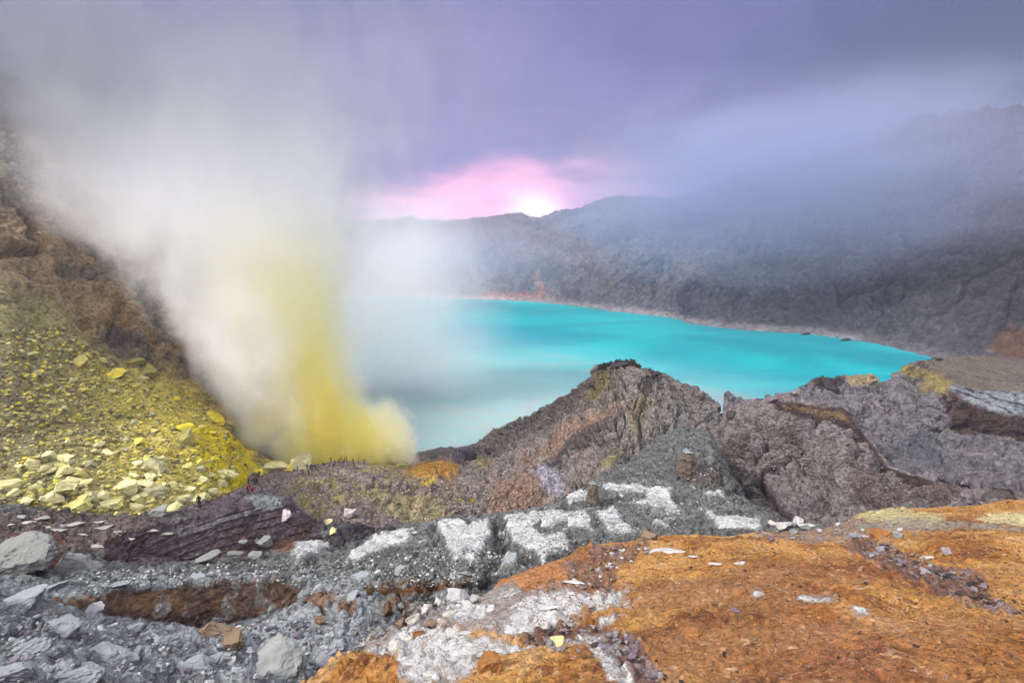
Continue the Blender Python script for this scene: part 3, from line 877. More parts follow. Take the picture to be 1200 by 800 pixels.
O4 = [(100, 880, 20), (300, 838, 21.5), (382, 787, 24.5), (425, 754, 27.8), (480, 732, 30.5), (540, 708, 33), (572, 694, 34.5), (588, 676, 36.5), (640, 664, 37), (672, 650, 39), (690, 640, 41), (720, 634, 42.5), (760, 630, 44), (850, 627, 46.5), (920, 622, 48.5), (960, 618, 50), (1000, 604, 55), (1040, 598, 58), (1100, 595, 61), (1150, 592, 63), (1200, 587, 66), (1700, 575, 85)]
O5 = [(x, y + 60, dd + 7) for x, y, dd in O4]


def or_shape(s):
    wx, wy = warped(s, 10, 1 / 3, 9)
    w, rv = worley(s.P0, 1 / 0.55, 21)
    gul = poly(wx, wy, [(985, 640), (1020, 640), (1100, 670), (1200, 700), (1300, 730), (1300, 755), (1180, 715), (1080, 690), (1000, 660)], 10)
    cut = poly(wx, wy, [(690, 640), (760, 634), (760, 650), (725, 668), (715, 690), (670, 690), (660, 675), (695, 660)], 7)
    cut2 = poly(wx, wy, [(590, 745), (680, 705), (720, 690), (726, 708), (700, 735), (640, 760), (590, 770)], 7)
    cut3 = poly(wx, wy, [(700, 750), (730, 745), (770, 790), (790, 820), (740, 820)], 7)
    rub = np.maximum(np.maximum(gul, cut), np.maximum(cut2 * 0.9, cut3))
    out = fbm(s.P0, 1 / 7, 4, 0.5, 61) * 0.85 + ridged(s.P0, 1 / 2.4, 5, 0.6, 62) * 0.16 + fbm(s.P0, 1 / 0.55, 5, 0.7, 63) * 0.10 + (1 - w) * rv ** 4 * 0.25 + grooves(s.P0, 1 / 3.5, 0.03, 16.2, 4) * 0.14
    fadeleft = sstep(s.px, 600, 480)
    out = out + fadeleft * (1 - w) * rv * 0.5
    out = out - 0.35 * rub + rub * (1 - w) * rv * 0.6
    mnd = blob(wx, wy, 640, 690, 55, 18, -12, 0.5) * 0.6 + blob(wx, wy, 450, 792, 60, 20, 0, 0.5) * 0.5 + blob(wx, wy, 1150, 640, 60, 14, 0, 0.6) * 0.4
    out = out + mnd
    return out * (1 - 0.35 * sstep(s.d - np.interp(s.az, OA, OD), -1.5, 0))


OA = np.array([float(ray(p[0], p[1])[0]) for p in O4]); OD = np.array([p[2] for p in O4])
CRUST_OR = [
    [(410, 778), (440, 762), (470, 745), (500, 740), (540, 750), (600, 752), (640, 765), (700, 758), (742, 764), (700, 770), (640, 768), (600, 770), (570, 780), (548, 800), (500, 820), (470, 815), (472, 795), (440, 782)],
    [(522, 722), (548, 712), (578, 720), (572, 734), (540, 738), (526, 734)],
    [(600, 720), (640, 704), (690, 698), (720, 692), (740, 688), (722, 704), (690, 706), (660, 722), (620, 740), (590, 740)],
    [(676, 752), (702, 752), (728, 784), (752, 812), (720, 812), (700, 780)],
    [(634, 704), (660, 700), (668, 706), (640, 712)],
    [(938, 700), (970, 696), (982, 700), (960, 707), (940, 706)],
    [(1000, 718), (1012, 716), (1018, 722), (1006, 724)],
    [(880, 700), (890, 697), (897, 702), (886, 705)],
]


def or_paint(s):
    n = fbm(s.P0, 1 / 4, 5, 0.6, 64); n2 = fbm(s.P0, 1 / 0.9, 4, 0.6, 68); n3 = fbm(s.P0, 1 / 11, 3, 0.5, 69)
    wx, wy = warped(s, 10, 1 / 1.6, 10)
    bx, by = warped(s, 22, 1 / 4, 12)
    N_ = len(s.P0)
    col = np.tile(A(194, 144, 82), (N_, 1))
    col = mixc(col, A(162, 106, 52), sstep(n, -0.05, 0.3) * 0.85)
    col = mixc(col, A(204, 164, 118), sstep(-n + 0.3 * n2, 0.05, 0.35) * 0.8)
    col = mixc(col, A(146, 98, 68), sstep(n3, -0.05, 0.25) * 0.7)
    col = mixc(col, A(126, 74, 42), sstep(n2 + 0.7 * n, 0.12, 0.4) * 0.85)
    col = mixc(col, A(168, 112, 84), sstep(bx, 880, 1000) * sstep(by, 700, 740) * (1 - sstep(by, 780, 830)) * 0.45)
    col = mixc(col, A(158, 102, 48), (blob(bx, by, 1110, 645, 32, 8) + blob(bx, by, 960, 725, 30, 8) + blob(bx, by, 1180, 760, 50, 22) * 0.7) * 0.8)
    col = mixc(col, A(186, 128, 90), blob(bx, by, 630, 686, 60, 20, -14, 0.7) * 0.6)
    n4 = fbm(s.P0, 1 / 0.35, 3, 0.6, 73)
    col = mixc(col, A(112, 84, 66), sstep(n4 + 0.4 * n, 0.22, 0.36) * 0.7)
    col = mixc(col, A(216, 184, 146), sstep(-n4 + 0.4 * n2, 0.26, 0.4) * 0.6)
    col = mixc(col, A(150, 96, 50), sstep(s.px, 950, 1250) * sstep(s.py, 680, 800) * 0.5)
    # stone rubble strips
    gul = poly(wx, wy, [(985, 640), (1020, 636), (1100, 662), (1150, 680), (1170, 700), (1300, 730), (1300, 745), (1180, 712), (1110, 694), (1080, 680), (1000, 655)], 6)
    cut = poly(wx, wy, [(690, 640), (760, 634), (760, 650), (725, 668), (715, 690), (670, 690), (660, 675), (695, 660)], 5)
    cut2 = poly(wx, wy, [(600, 740), (680, 720), (735, 745), (770, 790), (790, 820), (740, 820), (710, 770), (640, 762)], 6)
    rub = np.maximum(np.maximum(gul, cut * 0.8), cut2)
    col = mixc(col, A(108, 86, 84), rub * 0.85)
    col = mixc(col, A(150, 140, 146), rub * sstep(n2, 0.05, 0.3) * 0.8)
    top = poly(bx, by, [(890, 624), (960, 612), (1000, 606), (1030, 612), (1010, 632), (960, 640), (900, 636)], 5)
    col = mixc(col, A(140, 128, 124), top * 0.7)
    col = mixc(col, A(196, 186, 140), poly(wx, wy, [(1000, 606), (1050, 596), (1075, 602), (1110, 606), (1090, 616), (1020, 614)], 3) * 0.9)
    col = mixc(col, A(150, 146, 134), poly(wx, wy, [(1000, 616), (1060, 612), (1140, 612), (1200, 618), (1200, 622), (1120, 620), (1010, 626)], 3) * 0.8)
    col = mixc(col, A(208, 196, 148), poly(wx, wy, [(1140, 606), (1160, 600), (1260, 598), (1260, 614), (1180, 614)], 3) * 0.95)
    lf = poly(bx, by, [(380, 800), (430, 750), (520, 705), (580, 690), (600, 700), (640, 715), (600, 745), (520, 742), (430, 775)], 6)
    col = mixc(col, A(146, 146, 152), lf * 0.75)
    col = mixc(col, A(120, 80, 50), lf * sstep(n2, 0.0, 0.25) * 0.75)
    cr = np.zeros(N_, np.float32)
    for p in CRUST_OR:
        cr = np.maximum(cr, poly(wx, wy, p, 9))
    cr = np.maximum(cr, lf * sstep(n2 + 0.3, 0.1, 0.5) * 0.55)
    cr = np.maximum(cr, poly(bx, by, [(600, 730), (700, 690), (760, 690), (720, 740), (640, 760)], 6) * sstep(n2 + 0.2, 0.1, 0.5) * 0.5)
    return col, cr


MAT_OR = ground_mat('orange_soil', 3.4, 0.7, crust=(0.60, 0.60, 0.59), contrast=0.52, cell=7.0)
ground = sheet('ground', -40, 52, 1150, [O0, O1, O2, O3, O4, O5], [30, 210, 160, 110, 20], or_shape, or_paint, MAT_OR, wsm=9)
tag(ground, 'orange ochre ground crusted white, sloping from the viewer to the gully', 'ground', kind='structure')

# ================= lake
lm = bpy.data.meshes.new('lake')
bm = bmesh.new()
LR = [(-900, 120), (-60, 120), (520, 120), (900, 300), (900, 900), (520, 900), (-900, 900)]
bm.faces.new([bm.verts.new((x, y, 0)) for x, y in LR])
bm.to_mesh(lm); bm.free()
mt = bpy.data.materials.new('lake_water'); mt.use_nodes = True
t = mt.node_tree; t.nodes.clear(); g = NT(t)
co = g.n('ShaderNodeTexCoord').outputs['Object']
nL = g.noise(g.vm('MULTIPLY', co, (1, 2.2, 1)), 0.006, 4, 0.5, 1.0)
nS = g.noise(g.vm('MULTIPLY', co, (1, 2.4, 1)), 0.008, 2, 0.4, 1.2)
sep = g.n('ShaderNodeSeparateXYZ'); t.links.new(co, sep.inputs[0])
c = g.mix(g.smooth(nL, 0.35, 0.65), (0.001, 0.24, 0.30), (0.004, 0.37, 0.39))
near = g.smooth(g.m('ADD', sep.outputs[1], g.m('MULTIPLY', sep.outputs[0], 0.9)), 470, 210)      # milky water off the vents
c = g.mix(g.m('MULTIPLY', near, 0.75), c, (0.36, 0.46, 0.44))
scum = g.m('MULTIPLY', g.smooth(g.m('ABSOLUTE', g.m('SUBTRACT', nS, 0.5)), 0.03, 0.0), g.smooth(near, 0.05, 0.5))
c = g.mix(g.m('MULTIPLY', scum, 0.22), c, (0.50, 0.30, 0.27))
b = g.n('ShaderNodeBsdfPrincipled'); t.links.new(c, b.inputs['Base Color'])
b.inputs['Roughness'].default_value = 0.4; b.inputs['Specular IOR Level'].default_value = 0.06
o = g.n('ShaderNodeOutputMaterial'); t.links.new(b.outputs[0], o.inputs['Surface'])
lm.materials.append(mt)
lake = bpy.data.objects.new('lake', lm); COL.objects.link(lake)
tag(lake, 'still turquoise lake filling the crater floor', 'lake', kind='structure')

#@@OBJ_BEGIN
# ================= stones, boulders, people
bpy.context.view_layer.update()


def hit(px, py, objs):
    """first terrain point seen along a photo pixel"""
    dv = raydir(px, py); best = None
    for o in objs:
        ok, loc, nor, _ = o.ray_cast(Vector((0, 0, CAM_H)), dv)
        if ok:
            dd = (loc - Vector((0, 0, CAM_H))).length
            if best is None or dd < best[2]:
                best = (loc, nor, dd)
    return best


def ico(sub):
    bm = bmesh.new(); bmesh.ops.create_icosphere(bm, subdivisions=sub, radius=1.0)
    v = np.array([x.co[:] for x in bm.verts], np.float32)
    f = np.array([[x.index for x in fc.verts] for fc in bm.faces], np.int32)
    bm.free()
    return v, f


ICO = {k: ico(k) for k in (2, 3, 4, 5)}


def rock_verts(sub, seed, cuts=9, flat=1.0, depth=0.24, rough=0.12):
    """an angular stone: a ball sheared off by random fracture planes, then roughened"""
    r = np.random.default_rng(seed)
    v, f = ICO[sub]; v = v.copy()
    for _ in range(cuts):
        n = r.normal(size=3); n /= np.linalg.norm(n)
        dd = r.uniform(depth, 0.72)
        k = np.maximum(0, v @ n - dd)
        v -= k[:, None] * n[None]
    if sub >= 3:
        v += v / (np.linalg.norm(v, axis=1)[:, None] + 1e-6) * (rough * 1.4 * fbm(v, 2.3, 5, 0.65, seed * 0.37) + rough * 0.7 * ridged(v, 5.0, 2, 0.5, seed * 0.21))[:, None]
    v[:, 2] *= flat
    v -= v.mean(0)
    v /= np.abs(v[:, :2]).max()
    return v.astype(np.float32), f


def mesh_np(name, v, f, mat, smooth=False):
    me = bpy.data.meshes.new(name)
    me.from_pydata(v.tolist(), [], f.tolist()); me.update()
    me.polygons.foreach_set('use_smooth', np.full(len(f), smooth, bool))
    if mat: me.materials.append(mat)
    return me


def rock_mat(name, cols, scale=2.0, contrast=0.35, rough=0.9, top=None):
    """stone: each one its own tone, mottled and pitted; 'top' lies as dust on its upper side"""
    mt = bpy.data.materials.new(name); mt.use_nodes = True
    t = mt.node_tree; t.nodes.clear(); g = NT(t)
    co = g.n('ShaderNodeTexCoord').outputs['Object']
    rnd = g.n('ShaderNodeObjectInfo').outputs['Random']
    c = g.ramp(rnd, [(i / max(1, len(cols) - 1), tuple(float(x) for x in cc)) for i, cc in enumerate(cols)])
    n = g.noise(co, scale, 8, 0.65); n2 = g.noise(co, scale * 0.4, 4, 0.6)
    mult = g.m('MAXIMUM', 0.3, g.m('ADD', 1.0, g.m('ADD', g.m('MULTIPLY', g.m('SUBTRACT', n, 0.5), contrast * 3), g.m('MULTIPLY', g.m('SUBTRACT', n2, 0.5), contrast * 2.4))))
    mc = g.n('ShaderNodeCombineColor')
    for i in range(3): t.links.new(mult, mc.inputs[i])
    c = g.mix(1.0, c, mc.outputs[0], 'MULTIPLY')
    if top is not None:
        gn = g.n('ShaderNodeNewGeometry'); s3 = g.n('ShaderNodeSeparateXYZ'); t.links.new(gn.outputs['Normal'], s3.inputs[0])
        c = g.mix(g.smooth(g.m('ADD', s3.outputs[2], g.m('MULTIPLY', g.m('SUBTRACT', n, 0.5), 0.8)), 0.45, 0.8), c, tuple(float(x) for x in top))
    bp = g.n('ShaderNodeBump'); bp.inputs['Strength'].default_value = 0.6; bp.inputs['Distance'].default_value = 0.12
    t.links.new(n, bp.inputs['Height'])
    b = g.n('ShaderNodeBsdfPrincipled'); t.links.new(c, b.inputs['Base Color']); b.inputs['Roughness'].default_value = rough
    b.inputs['Specular IOR Level'].default_value = 0.15
    t.links.new(bp.outputs[0], b.inputs['Normal'])
    o = g.n('ShaderNodeOutputMaterial'); t.links.new(b.outputs[0], o.inputs['Surface'])
    return mt


def stuff_mat(name):
    return ground_mat(name, 4.0, 0.4, contrast=0.25)


RM = {
    'sulphur': rock_mat('sulphur_stone', [A(196, 188, 120), A(214, 204, 126), A(224, 212, 96), A(186, 182, 142), A(206, 200, 150)]),
    'pale': rock_mat('pale_sulphur_stone', [A(226, 220, 160), A(214, 208, 150), A(232, 226, 176)]),
    'bright': rock_mat('bright_sulphur', [A(236, 216, 70), A(226, 204, 60), A(240, 222, 96)]),
    'dusty': rock_mat('dusty_sulphur_stone', [A(176, 166, 92), A(164, 158, 98)]),
    'grey': rock_mat('grey_stone', [A(120, 120, 118), A(132, 134, 132), A(108, 106, 106)], top=A(140, 142, 138)),
    'greygreen': rock_mat('grey_green_stone', [A(134, 136, 133), A(148, 152, 150)]),
    'dark': rock_mat('dark_stone', [A(66, 58, 58), A(78, 68, 68), A(58, 54, 58)]),
    'pink': rock_mat('pink_white_stone', [A(208, 192, 200), A(198, 184, 188)], top=A(214, 204, 206)),
    'brown': rock_mat('brown_stone', [A(112, 88, 68), A(98, 78, 64), A(128, 100, 74)], contrast=0.5, top=A(138, 118, 98)),
    'ochre': rock_mat('ochre_stone', [A(168, 116, 70), A(150, 104, 62)]),
    'white': rock_mat('white_crust_slab', [A(202, 200, 196), A(186, 186, 188), A(206, 200, 188)], contrast=0.35),
    'ledge': rock_mat('ledge_stone', [A(118, 120, 124), A(138, 142, 146), A(104, 102, 108)], contrast=0.5, top=A(156, 160, 164)),
    'flake': rock_mat('pale_flake', [A(178, 174, 168), A(160, 156, 150), A(188, 184, 176)], contrast=0.3),
    'lilac': rock_mat('lilac_slab', [A(168, 156, 172), A(156, 146, 160)], contrast=0.25),
    'purple': rock_mat('purple_grey_stone', [A(120, 106, 116), A(146, 136, 146), A(96, 80, 84), A(170, 162, 164), A(134, 112, 100)]),
    'banded': rock_mat('banded_brown_stone', [A(106, 94, 84), A(112, 100, 90)]),
}

VAR = {}


def variant(kind, sub, flat, k):
    key = (kind, sub, flat, k)
    if key not in VAR:
        v, f = rock_verts(sub, abs(hash((sub, flat, k))) % 9973 if False else int(sub * 101 + flat * 57 + k * 13), flat=flat, cuts=11 + k % 6)
        VAR[key] = mesh_np('boulder', v, f, RM[kind])
    return VAR[key]


TER = [hillside, mound, peak, ridge_o, plateau, spur, ground, crater_wall]


def stone(name, px, py, w, h, kind, label, cat, group=None, sub=3, k=None, flat=None, objs=None, sink=0.22, rz=None, tilt=0.15, ysc=None):
    """one stone standing on the terrain: w, h = its size in photo pixels"""
    hp = hit(px, py, objs or TER)
    if hp is None: return None
    loc, nor, dd = hp
    m = dd / FPX
    fl = flat if flat is not None else 0.75
    kk = k if k is not None else random.randrange(7)
    o = bpy.data.objects.new(name, variant(kind, sub, fl, kk))
    COL.objects.link(o)
    sx_ = w * m * 0.5
    sz_ = h * m * 0.5 / fl
    o.scale = (sx_, sx_ * (ysc or random.uniform(0.75, 1.05)), sz_)
    o.rotation_euler = (random.uniform(-tilt, tilt), random.uniform(-tilt, tilt), rz if rz is not None else random.uniform(-0.5, 0.5) + random.choice((0, math.pi)))
    o.location = loc + Vector((0, 0, h * m * 0.5 * (1 - 2 * sink)))
    return tag(o, label, cat, group)


def rnd_in(polyg, n):
    xs = [p[0] for p in polyg]; ys = [p[1] for p in polyg]
    out = []
    while len(out) < n:
        x = RNG.uniform(min(xs), max(xs), 400).astype(np.float32); y = RNG.uniform(min(ys), max(ys), 400).astype(np.float32)
        m = poly(x, y, polyg, 0.5) > 0.5
        out += list(zip(x[m].tolist(), y[m].tolist()))
    return out[:n]


# --- sulphur boulders that can be told apart
NAMED = [
    (357, 547, 27, 24, 'pale', 'tall pale yellow sulphur crag behind the cluster of miners'),
    (322, 552, 28, 15, 'pale', 'broad pale yellow sulphur boulder at the foot of the beige smoke jet'),
    (267, 560, 22, 15, 'pale', 'cream boulder beside the bright yellow sulphur streak'),
    (220, 521, 30, 22, 'dusty', 'big smooth dusty yellow boulder in the middle of the rubble slope'),
    (295, 499, 15, 19, 'bright', 'deep yellow upright crag where the hillside meets the smoke'),
    (253, 492, 24, 11, 'bright', 'lumpy bright yellow boulder high on the sulphur slope'),
    (207, 598, 20, 14, 'pale', 'rounded cream boulder next to the grey boulder at the slope foot'),
    (188, 604, 23, 14, 'greygreen', 'grey green boulder among pale ones at the slope foot'),
    (74, 579, 26, 20, 'pale', 'large angular cream boulder above the brown banded ledge'),
    (98, 597, 32, 17, 'sulphur', 'wide domed yellow green boulder at the lowest edge of the rubble slope'),
    (148, 579, 27, 19, 'pale', 'large blocky pale yellow boulder in the boulder row above the purple cliff'),
    (181, 581, 29, 16, 'sulphur', 'long sloping yellow boulder beside the large blocky pale one'),
    (94, 425, 24, 8, 'sulphur', 'long flat yellow boulder highest on the yellow hillside'),
    (133, 441, 21, 9, 'bright', 'tilted bright yellow slab boulder below the brown rock face'),
    (158, 427, 19, 9, 'dusty', 'dull yellow boulder at the border of brown rock'),
    (174, 440, 22, 13, 'dusty', 'broad dull yellow boulder just under the brown rock border'),
    (218, 504, 19, 10, 'bright', 'bright greenish yellow boulder just above the big dusty one'),
    (181, 549, 25, 14, 'sulphur', 'flat topped pale boulder below the big dusty one'),
]
for px, py, w, h, kd, lab in NAMED:
    stone('sulphur_boulder', px, py, w, h, kd, lab, 'boulder', 'large sulphur boulders', sub=4, objs=[hillside, mound, spur])
for px, py, w, h in [(59, 588, 18, 11), (120, 585, 14, 10), (130, 593, 24, 10), (176, 562, 17, 11), (42, 575, 14, 9), (160, 596, 14, 8), (232, 588, 12, 9), (12, 570, 18, 10), (30, 590, 16, 9), (222, 575, 12, 9), (248, 578, 13, 9), (205, 570, 13, 9), (100, 568, 14, 9), (238, 566, 14, 9)]:
    stone('sulphur_boulder', px, py, w, h, 'pale', 'pale sulphur boulder in the row along the foot of the yellow hillside', 'boulder', 'boulders along the slope foot', sub=3, objs=[hillside, mound, spur])
up_ = [(0, 395), (60, 385), (120, 420), (200, 455), (280, 500), (285, 545), (240, 540), (120, 500), (0, 470)]
lo_ = [(0, 560), (60, 520), (150, 510), (240, 545), (270, 560), (245, 585), (200, 598), (110, 600), (0, 585)]
for px, py in rnd_in(up_, 90):
    w = float(np.clip(RNG.lognormal(1.75, 0.38), 4, 14))
    stone('sulphur_boulder', px, py, w, w * RNG.uniform(0.55, 0.85), 'bright' if (px > 200 and RNG.random() < 0.6) else 'sulphur', 'yellow sulphur boulder scattered on the upper slope below the brown rock', 'boulder', 'boulders on the upper yellow slope', sub=3, objs=[hillside])
for px, py in rnd_in(lo_, 120):
    w = float(np.clip(RNG.lognormal(1.95, 0.4), 4.5, 17))
    stone('sulphur_boulder', px, py, w, w * RNG.uniform(0.55, 0.85), 'pale' if RNG.random() < 0.45 else 'sulphur', 'pale yellow boulder in the crowded lower part of the rubble slope', 'boulder', 'boulders on the lower yellow slope', sub=3, objs=[hillside, spur])

for px, py, w, h, kd, lab in [(470, 548, 18, 9, 'dusty', 'dull yellow crag under the small smoke puff'),
                              (305, 556, 16, 9, 'bright', 'yellow boulder in the gap between the smoke jet and the broad boulder'), (340, 551, 16, 10, 'bright', 'small yellow boulder between the broad boulder and the tall crag')]:
    stone('sulphur_crag', px, py, w, h, kd, lab, 'sulphur crag', None, sub=4, objs=[mound, hillside])
# --- other stones with a look of their own
for px, py, w, h, kd, lab, sb in [
    (243, 657, 28, 13, 'grey', 'long dark grey block leaning at the foot of the purple cliff', 4),
    (312, 640, 22, 20, 'grey', 'grey block under the purple cliff beside the rust stain', 4),
    (276, 652, 15, 13, 'grey', 'squat grey block between the long block and the block by the rust stain', 3),
    (298, 655, 17, 15, 'greygreen', 'pale grey block touching the block by the rust stain', 3),
    (284, 637, 11, 8, 'greygreen', 'small grey stone perched above the squat block', 3),
    (84, 664, 30, 14, 'greygreen', 'larger pale grey green boulder on the gravel terrace', 4),
    (108, 667, 24, 9, 'greygreen', 'lower grey green boulder touching the larger one on the terrace', 4),
    (18, 668, 62, 38, 'grey', 'huge smooth grey boulder at the edge of the lower terrace', 5),
    (411, 605, 22, 17, 'pink', 'pinkish white boulder on the side of the vent mound', 4),
    (386, 613, 11, 7, 'pale', 'flat cream stone resting above the pale yellow block', 3),
    (391, 624, 12, 9, 'pale', 'pale yellow block wedged in the dark gully below the mound', 3),
    (336, 607, 12, 15, 'pink', 'greyish pink rock on the flank between mound and purple cliff', 3),
    (325, 780, 62, 26, 'greygreen', 'broad pale grey boulder low in the grey rubble', 5),
    (277, 755, 34, 16, 'brown', 'orange brown angular boulder in the grey rubble below the brown bank', 4),
    (375, 730, 18, 12, 'brown', 'orange brown rock at the end of the brown bank', 4),
    (250, 745, 40, 12, 'brown', 'low brown rock at the foot of the brown bank', 4),
    (573, 783, 30, 22, 'ochre', 'round ochre boulder below the white crust', 4),
    (815, 745, 26, 12, 'ochre', 'rounded brown lump lying on the open orange ground', 4),
    (864, 718, 12, 7, 'purple', 'small dark stone above the rounded brown lump', 3),
    (652, 753, 17, 13, 'pale', 'cream stone on the purple pebble heap', 3),
    (641, 738, 12, 14, 'white', 'upright white stone at the rim of the purple pebble heap', 3),
    (762, 631, 24, 12, 'brown', 'square brown block with a pale top on the orange rim', 4),
    (785, 634, 16, 9, 'ochre', 'orange red block next to the square pale topped block', 3),
    (1031, 626, 20, 8, 'ochre', 'orange block at the head of the rubble gully', 3),
    (857, 488, 17, 8, 'dark', 'dark balanced rock perched on the ridge above the lake gap', 3),
    (575, 532, 14, 10, 'dark', 'dark rock clump behind the small group by the lake shore', 3),
    (552, 536, 18, 9, 'dark', 'low dark rock under the group by the lake shore', 3),
    (668, 590, 6, 10, 'white', 'white upright stone beside the capped rock pillar', 3),
    (1110, 648, 12, 6, 'purple', 'purple block in the middle of the rubble gully', 3),
    (724, 431, 26, 9, 'dark', 'dark cap rock crowning the central peak', 4),
    (764, 441, 24, 6, 'dark', 'dark crag trailing down from the cap rock', 4),
    (692, 452, 7, 5, 'dark', 'small dark knob on the shoulder of the central peak', 3),
    (905, 469, 14, 6, 'purple', 'knobbly rock on the crest of the lumpy ridge', 3),
    (931, 462, 12, 9, 'purple', 'pointed rock at the highest crest of the lumpy ridge', 3),
    (970, 455, 22, 14, 'dark', 'dark crag beside the flat topped mesa at the lake', 4),
]:
    stone('boulder', px, py, w, h, kd, lab, 'boulder', None, sub=sb)

# --- broken ledges and blocks lying in the grey gully
for px, py, w, h, kd in [(28, 705, 46, 22, 'grey'), (70, 735, 40, 16, 'greygreen'), (130, 770, 52, 22, 'grey'), (35, 760, 44, 20, 'greygreen'), (95, 790, 50, 18, 'grey'), (185, 752, 36, 14, 'grey'), (225, 785, 46, 20, 'greygreen'), (160, 735, 24, 10, 'greygreen'), (255, 770, 26, 12, 'grey'),
                         (305, 745, 26, 10, 'greygreen'), (350, 755, 30, 14, 'grey'), (395, 745, 28, 12, 'grey'), (380, 775, 30, 14, 'greygreen'), (420, 760, 22, 10, 'grey'), (10, 790, 40, 18, 'grey'), (110, 712, 26, 9, 'greygreen'), (410, 700, 24, 8, 'grey'), (370, 690, 26, 8, 'greygreen'),
                         (60, 690, 30, 10, 'grey'), (140, 684, 26, 7, 'greygreen'), (230, 678, 24, 7, 'grey'), (420, 675, 26, 8, 'grey'), (470, 668, 22, 7, 'grey'), (545, 672, 24, 7, 'grey'), (600, 655, 22, 8, 'grey')]:
    stone('ledge_block', px, py, w * 0.85, h * 0.95, 'ledge', 'angular grey block half buried in the pale rubble of the gully', 'rock block', 'half buried blocks in the gully', sub=4, flat=0.5, sink=0.5, tilt=0.35)
# --- slabs
for px, py, w, h, kd, lab in [
    (782, 647, 46, 5, 'white', 'long thin white slab lying on the orange rim'),
    (811, 653, 13, 4, 'white', 'short white slab just below the long thin one'),
    (838, 661, 16, 4, 'white', 'white slab in the middle of the orange rim'),
    (868, 660, 15, 4, 'white', 'white slab beside a few dark pebbles on the orange rim'),
    (1004, 629, 24, 6, 'lilac', 'lilac grey slab at the head of the rubble gully'),
    (1030, 645, 20, 8, 'lilac', 'pale lilac slab on the side of the rubble gully'),
    (1086, 655, 22, 5, 'white', 'pale slab lying across the rubble gully'),
    (1075, 419, 26, 3, 'dark', 'dark flat ledge stretching into the lake end'),
    (1098, 421, 22, 3, 'dark', 'second dark ledge on the shore behind the first'),
    (640, 712, 30, 5, 'white', 'white crust slab leaning over the brown hollow'),
    (672, 683, 26, 5, 'white', 'white slab beside the pebble hollow on the orange mound'),
    (668, 696, 12, 4, 'white', 'short white slab under the pebble hollow'),
    (545, 742, 22, 4, 'white', 'thin white slab on the orange ground inside the crust'),
]:
    stone('slab', px, py, w, h, kd, lab, 'rock slab', None, sub=3, flat=0.25, sink=0.3, tilt=0.06, ysc=0.42, rz=random.uniform(-0.25, 0.25))
for px, py, w, h in [(25, 606, 16, 3), (30, 613, 22, 3), (50, 608, 26, 4), (12, 615, 12, 3), (90, 614, 20, 4), (118, 612, 16, 3), (70, 622, 24, 4), (55, 618, 14, 3), (124, 619, 26, 5), (98, 627, 12, 3), (135, 597, 12, 3), (160, 596, 14, 3), (178, 622, 24, 4), (195, 626, 18, 4), (112, 640, 26, 3), (60, 652, 18, 3), (155, 632, 12, 3), (30, 640, 10, 3)]:
    stone('crust_flake', px, py, w * 0.75, h * 0.8, 'flake', 'thin pale flake lying on the brown terrace below the boulder row', 'rock slab', 'pale flakes on the brown terrace', sub=3, flat=0.25, sink=0.25, tilt=0.08, ysc=0.5, rz=random.uniform(-0.3, 0.3))
# jagged plates standing in the hollow between grey spur and orange ground
for i, (px, py, w, h, kd, tl) in enumerate([(436, 731, 6, 26, 'greygreen', 0.1), (455, 722, 13, 22, 'brown', 0.3), (470, 735, 18, 16, 'brown', 0.3), (485, 728, 20, 12, 'white', 0.4), (500, 716, 18, 12, 'white', 0.4), (515, 708, 22, 9, 'white', 0.3), (538, 702, 34, 9, 'white', 0.25),
                                            (556, 706, 12, 14, 'white', 0.3), (505, 735, 16, 12, 'brown', 0.4), (490, 745, 18, 9, 'ochre', 0.3), (525, 722, 16, 9, 'white', 0.3), (470, 712, 12, 10, 'grey', 0.3), (448, 742, 12, 9, 'grey', 0.3), (575, 715, 14, 6, 'white', 0.2), (480, 752, 16, 6, 'white', 0.2), (465, 760, 20, 6, 'white', 0.2)]):
    lab = {'greygreen': 'thin grey plate standing upright in the jagged hollow', 'brown': 'jagged brown plate in the hollow beside the orange ground', 'white': 'pale broken crust plate heaped along the hollow beside the orange ground', 'grey': 'dark grey broken plate in the jagged hollow', 'ochre': 'orange plate at the bottom of the jagged hollow'}[kd]
    stone('broken_plate', px, py, w, h, kd, lab, 'rock plate', 'broken plates in the jagged hollow', sub=3, tilt=tl, flat=0.6)

# --- rocks standing in the lake
for px, py, w, h, lab in [(945, 392, 12, 5, 'small dark rock standing in the lake off the crater wall'), (992, 399, 14, 5, 'larger dark rock standing in the lake near the pale beach')]:
    p = at(px, py, lake_d(px, py)); m = p.length / FPX
    o = bpy.data.objects.new('lake_rock', variant('dark', 3, 0.5, 2)); COL.objects.link(o)
    o.location = (p.x, p.y, 0.2); o.scale = (w * m / 2, w * m / 2.4, h * m)
    tag(o, lab, 'rock', 'rocks in the lake')

